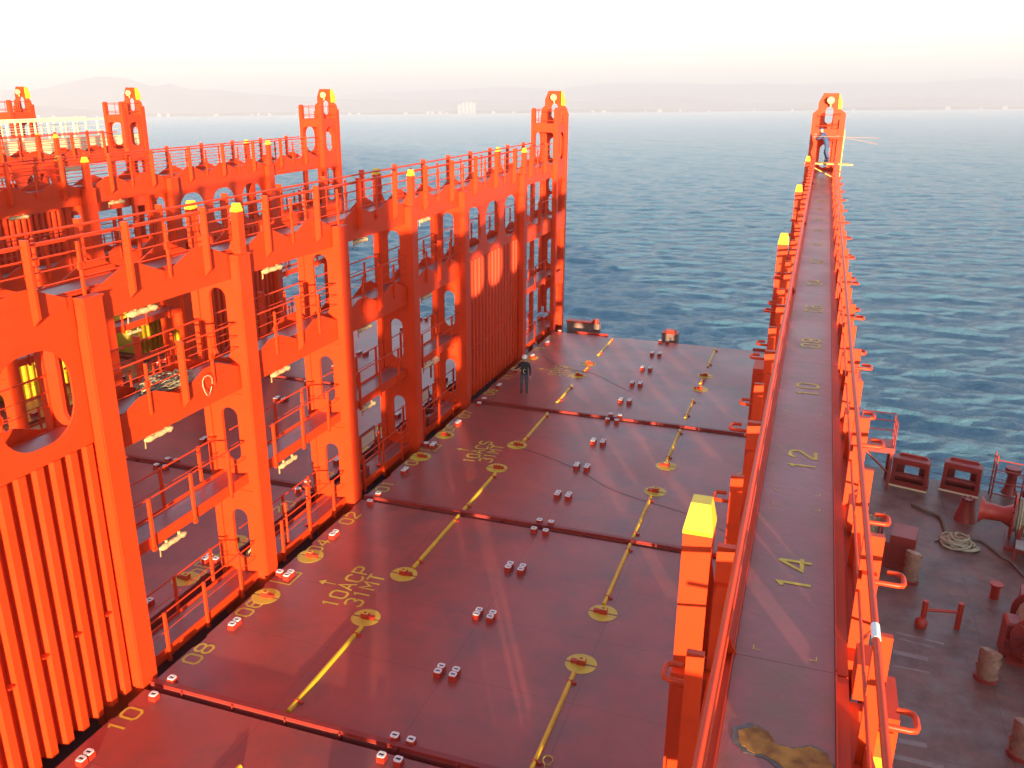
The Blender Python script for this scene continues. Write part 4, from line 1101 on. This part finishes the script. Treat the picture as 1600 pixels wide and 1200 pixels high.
def head_bits(e, z=0, loc=(0, 0, 0), rot=None, helmet=True):
    M = Matrix.Translation(loc) @ (rot or Matrix.Identity(4))
    def tf(mb): mb.v = [tuple(M @ Vector(v)) for v in mb.v]; return mb
    if helmet:
        mb = MB(); n = 18; prof = [(.135, .0), (.14, .02), (.128, .06), (.1, .105), (.055, .13), (.0, .138)]
        vs = []; 
        for (r, h) in prof: vs += [(r * math.cos(2 * math.pi * k / n) * .92, r * math.sin(2 * math.pi * k / n) * 1.08, 1.675 + h) for k in range(n)]
        fs = [(i * n + k, i * n + (k + 1) % n, (i + 1) * n + (k + 1) % n, (i + 1) * n + k) for i in range(len(prof) - 1) for k in range(n)]
        mb.add(vs, fs, True)
        mb.prism([(-.09, -.12), (.09, -.12), (.07, -.2), (0, -.215), (-.07, -.2)], 1.672, 1.684)
        tf(mb).build('helmet', HELM, e)
    mb = MB(); mb.tube([(0, -.085, 1.64), (0, -.115, 1.6), (0, -.105, 1.585)], [.012, .02, .012], 6); 
    for s in (1, -1): mb.tube([(s * .085, .0, 1.58), (s * .095, .005, 1.61), (s * .088, .01, 1.64)], [.012, .02, .012], 6)
    tf(mb).build('nose_and_ears', SKIN, e)
    mb = MB()
    for s in (1, -1): mb.tube([(s * .045, -.083, 1.632), (s * .022, -.088, 1.632)], .009, 6)
    mb.tube([(-.025, -.088, 1.553), (.025, -.088, 1.553)], .006, 6)
    tf(mb).build('eyes_and_mouth', BLACK, e)
def fingers(e, base, d, up, m=SKIN):
    base = Vector(base); d = Vector(d).normalized(); up = Vector(up).normalized(); side = d.cross(up)
    for k, (o, l) in enumerate(((-.027, .062), (-.009, .074), (.009, .07), (.026, .056))):
        mb = MB(); p = base + side * o; mb.tube([p - d * .03, p, p + d * l * .5 - up * .006, p + d * l - up * .022], [.009, .0095, .0085, .0065], 6); mb.build('finger', m, e)
p1 = person((1.76, 12.19, 0), R_(15), J, RD, 'man in black jacket, faded jeans and white helmet standing on the far hatch cover', mf, [SKIN, JKT, JEAN, BOOT])
head_bits(p1)
fingers(p1, (-.54, -.19, 1.21), (-.9, -.3, .2), (0, 0, 1)); fingers(p1, (.257, -.085, .75), (0, -.15, -1), (0, -1, 0))
mb = MB(); mb.tube([(.04, -.13, 1.16), (-.02, -.135, 1.17), (-.04, -.135, 1.12), (-.04, -.13, 1.03), (-.02, -.13, .99), (.04, -.125, .98)], .011, 6); mb.build('safety_hook', WHITE, p1)
# worker leaning in the tower
J2 = dict(J)
J2.update(pelvis=(0, 0, .86), belly=(0, -.06, 1.0), chest=(0, -.2, 1.2), neck=(0, -.28, 1.33), jaw=(0, -.32, 1.4), brow=(0, -.34, 1.49), crown=(0, -.35, 1.53),
          shl=(-.18, -.2, 1.26), ell=(-.2, -.38, 1.1), wrl=(-.12, -.55, 1.2), hal=(-.1, -.62, 1.24), fil=(-.08, -.68, 1.28), thl=(-.06, -.6, 1.28),
          shr=(.18, -.2, 1.26), elr=(.24, -.35, 1.05), wrr=(.16, -.5, 1.1), har=(.14, -.57, 1.12), fir=(.12, -.64, 1.14), thr=(.1, -.56, 1.17),
          hil=(-.1, .02, .82), knl=(-.12, -.1, .46), anl=(-.13, .06, .09), tol=(-.14, -.11, .04), hir=(.1, .02, .82), knr=(.11, .05, .46), anr=(.11, .22, .1), tor=(.13, .06, .04))
def mf2(c):
    if c.z > 1.36 and c.y < -.2: return 0
    if c.y < -.52: return 0
    return 3 if c.z < .12 else 1
p2 = person((13.5, 21.6, 9.85), R_(-110), J2, RD, 'worker in dark blue coverall leaning over on planks inside the tower', mf2, [SKIN, BLUEC, BLUEC, BOOT])
head_bits(p2, loc=(0, -.33, -.16), helmet=False)
mb = MB(); mb.tube([(0, -.33, 1.5), (0, -.335, 1.56)], [.1, .06], 12); mb.build('cap', BLUEC, p2)
fingers(p2, (-.085, -.66, 1.26), (.1, -.9, .3), (0, 0, 1)); fingers(p2, (.125, -.62, 1.13), (-.1, -.9, .2), (0, 0, 1))
# scaffold planks and poles at that tower
e = empty('scaffold_planks', (13.45, 21.6, 9.75), 'yellow scaffold planks laid through the tower at the end of the numbered walkway', 'scaffolding')
mb = MB(); mb.box(-.9, 1.3, -.5, -.25, .04, .09); mb.build('plank', SCAF, e)
mb = MB(); mb.box(-.8, 1.1, -.2, .05, .04, .09); mb.build('plank', SCAF, e)
mb = MB(); mb.box(-.75, .9, .1, .4, .04, .09); mb.build('plank', SCAF, e)
mb = MB(); mb.tube([(.75, -.5, -.5), (.75, -.5, 1.6)], .03, 6); mb.tube([(-.55, -.5, -.05), (.5, -.4, -.55)], .03, 6); mb.build('scaffold_tube', SCAF, e)
mb = MB(); mb.tube([(-.6, -.4, 1.3), (2.3, .2, 1.25)], .012, 6); mb.tube([(.4, -.4, 1.35), (2.3, .6, .95)], .012, 6); mb.build('pole', mat('pink_primer', (.35, .2, .16), .6), e)

# ================================================================== HAZE
hz = MB()
Y0, Y1, X0, X1 = -900, 34000, -26000, 20000
cs = [seapt(a, b, c) for c in (-6, 1250) for (a, b) in ((X0, Y0), (X1, Y0), (X1, Y1), (X0, Y1))]
hz.add(cs, [(0, 3, 2, 1), (4, 5, 6, 7), (0, 1, 5, 4), (1, 2, 6, 5), (2, 3, 7, 6), (3, 0, 4, 7)])
hm = bpy.data.materials.new('haze_air'); hm.use_nodes = True; t = hm.node_tree; t.nodes.clear()
ov = t.nodes.new('ShaderNodeOutputMaterial'); pv = t.nodes.new('ShaderNodeVolumePrincipled')
pv.inputs['Color'].default_value = (.95, .94, .99, 1); pv.inputs['Density'].default_value = 1.15e-4; pv.inputs['Anisotropy'].default_value = 0.0
t.links.new(pv.outputs[0], ov.inputs['Volume'])
ho = hz.build('haze', hm); ho['kind'] = 'stuff'
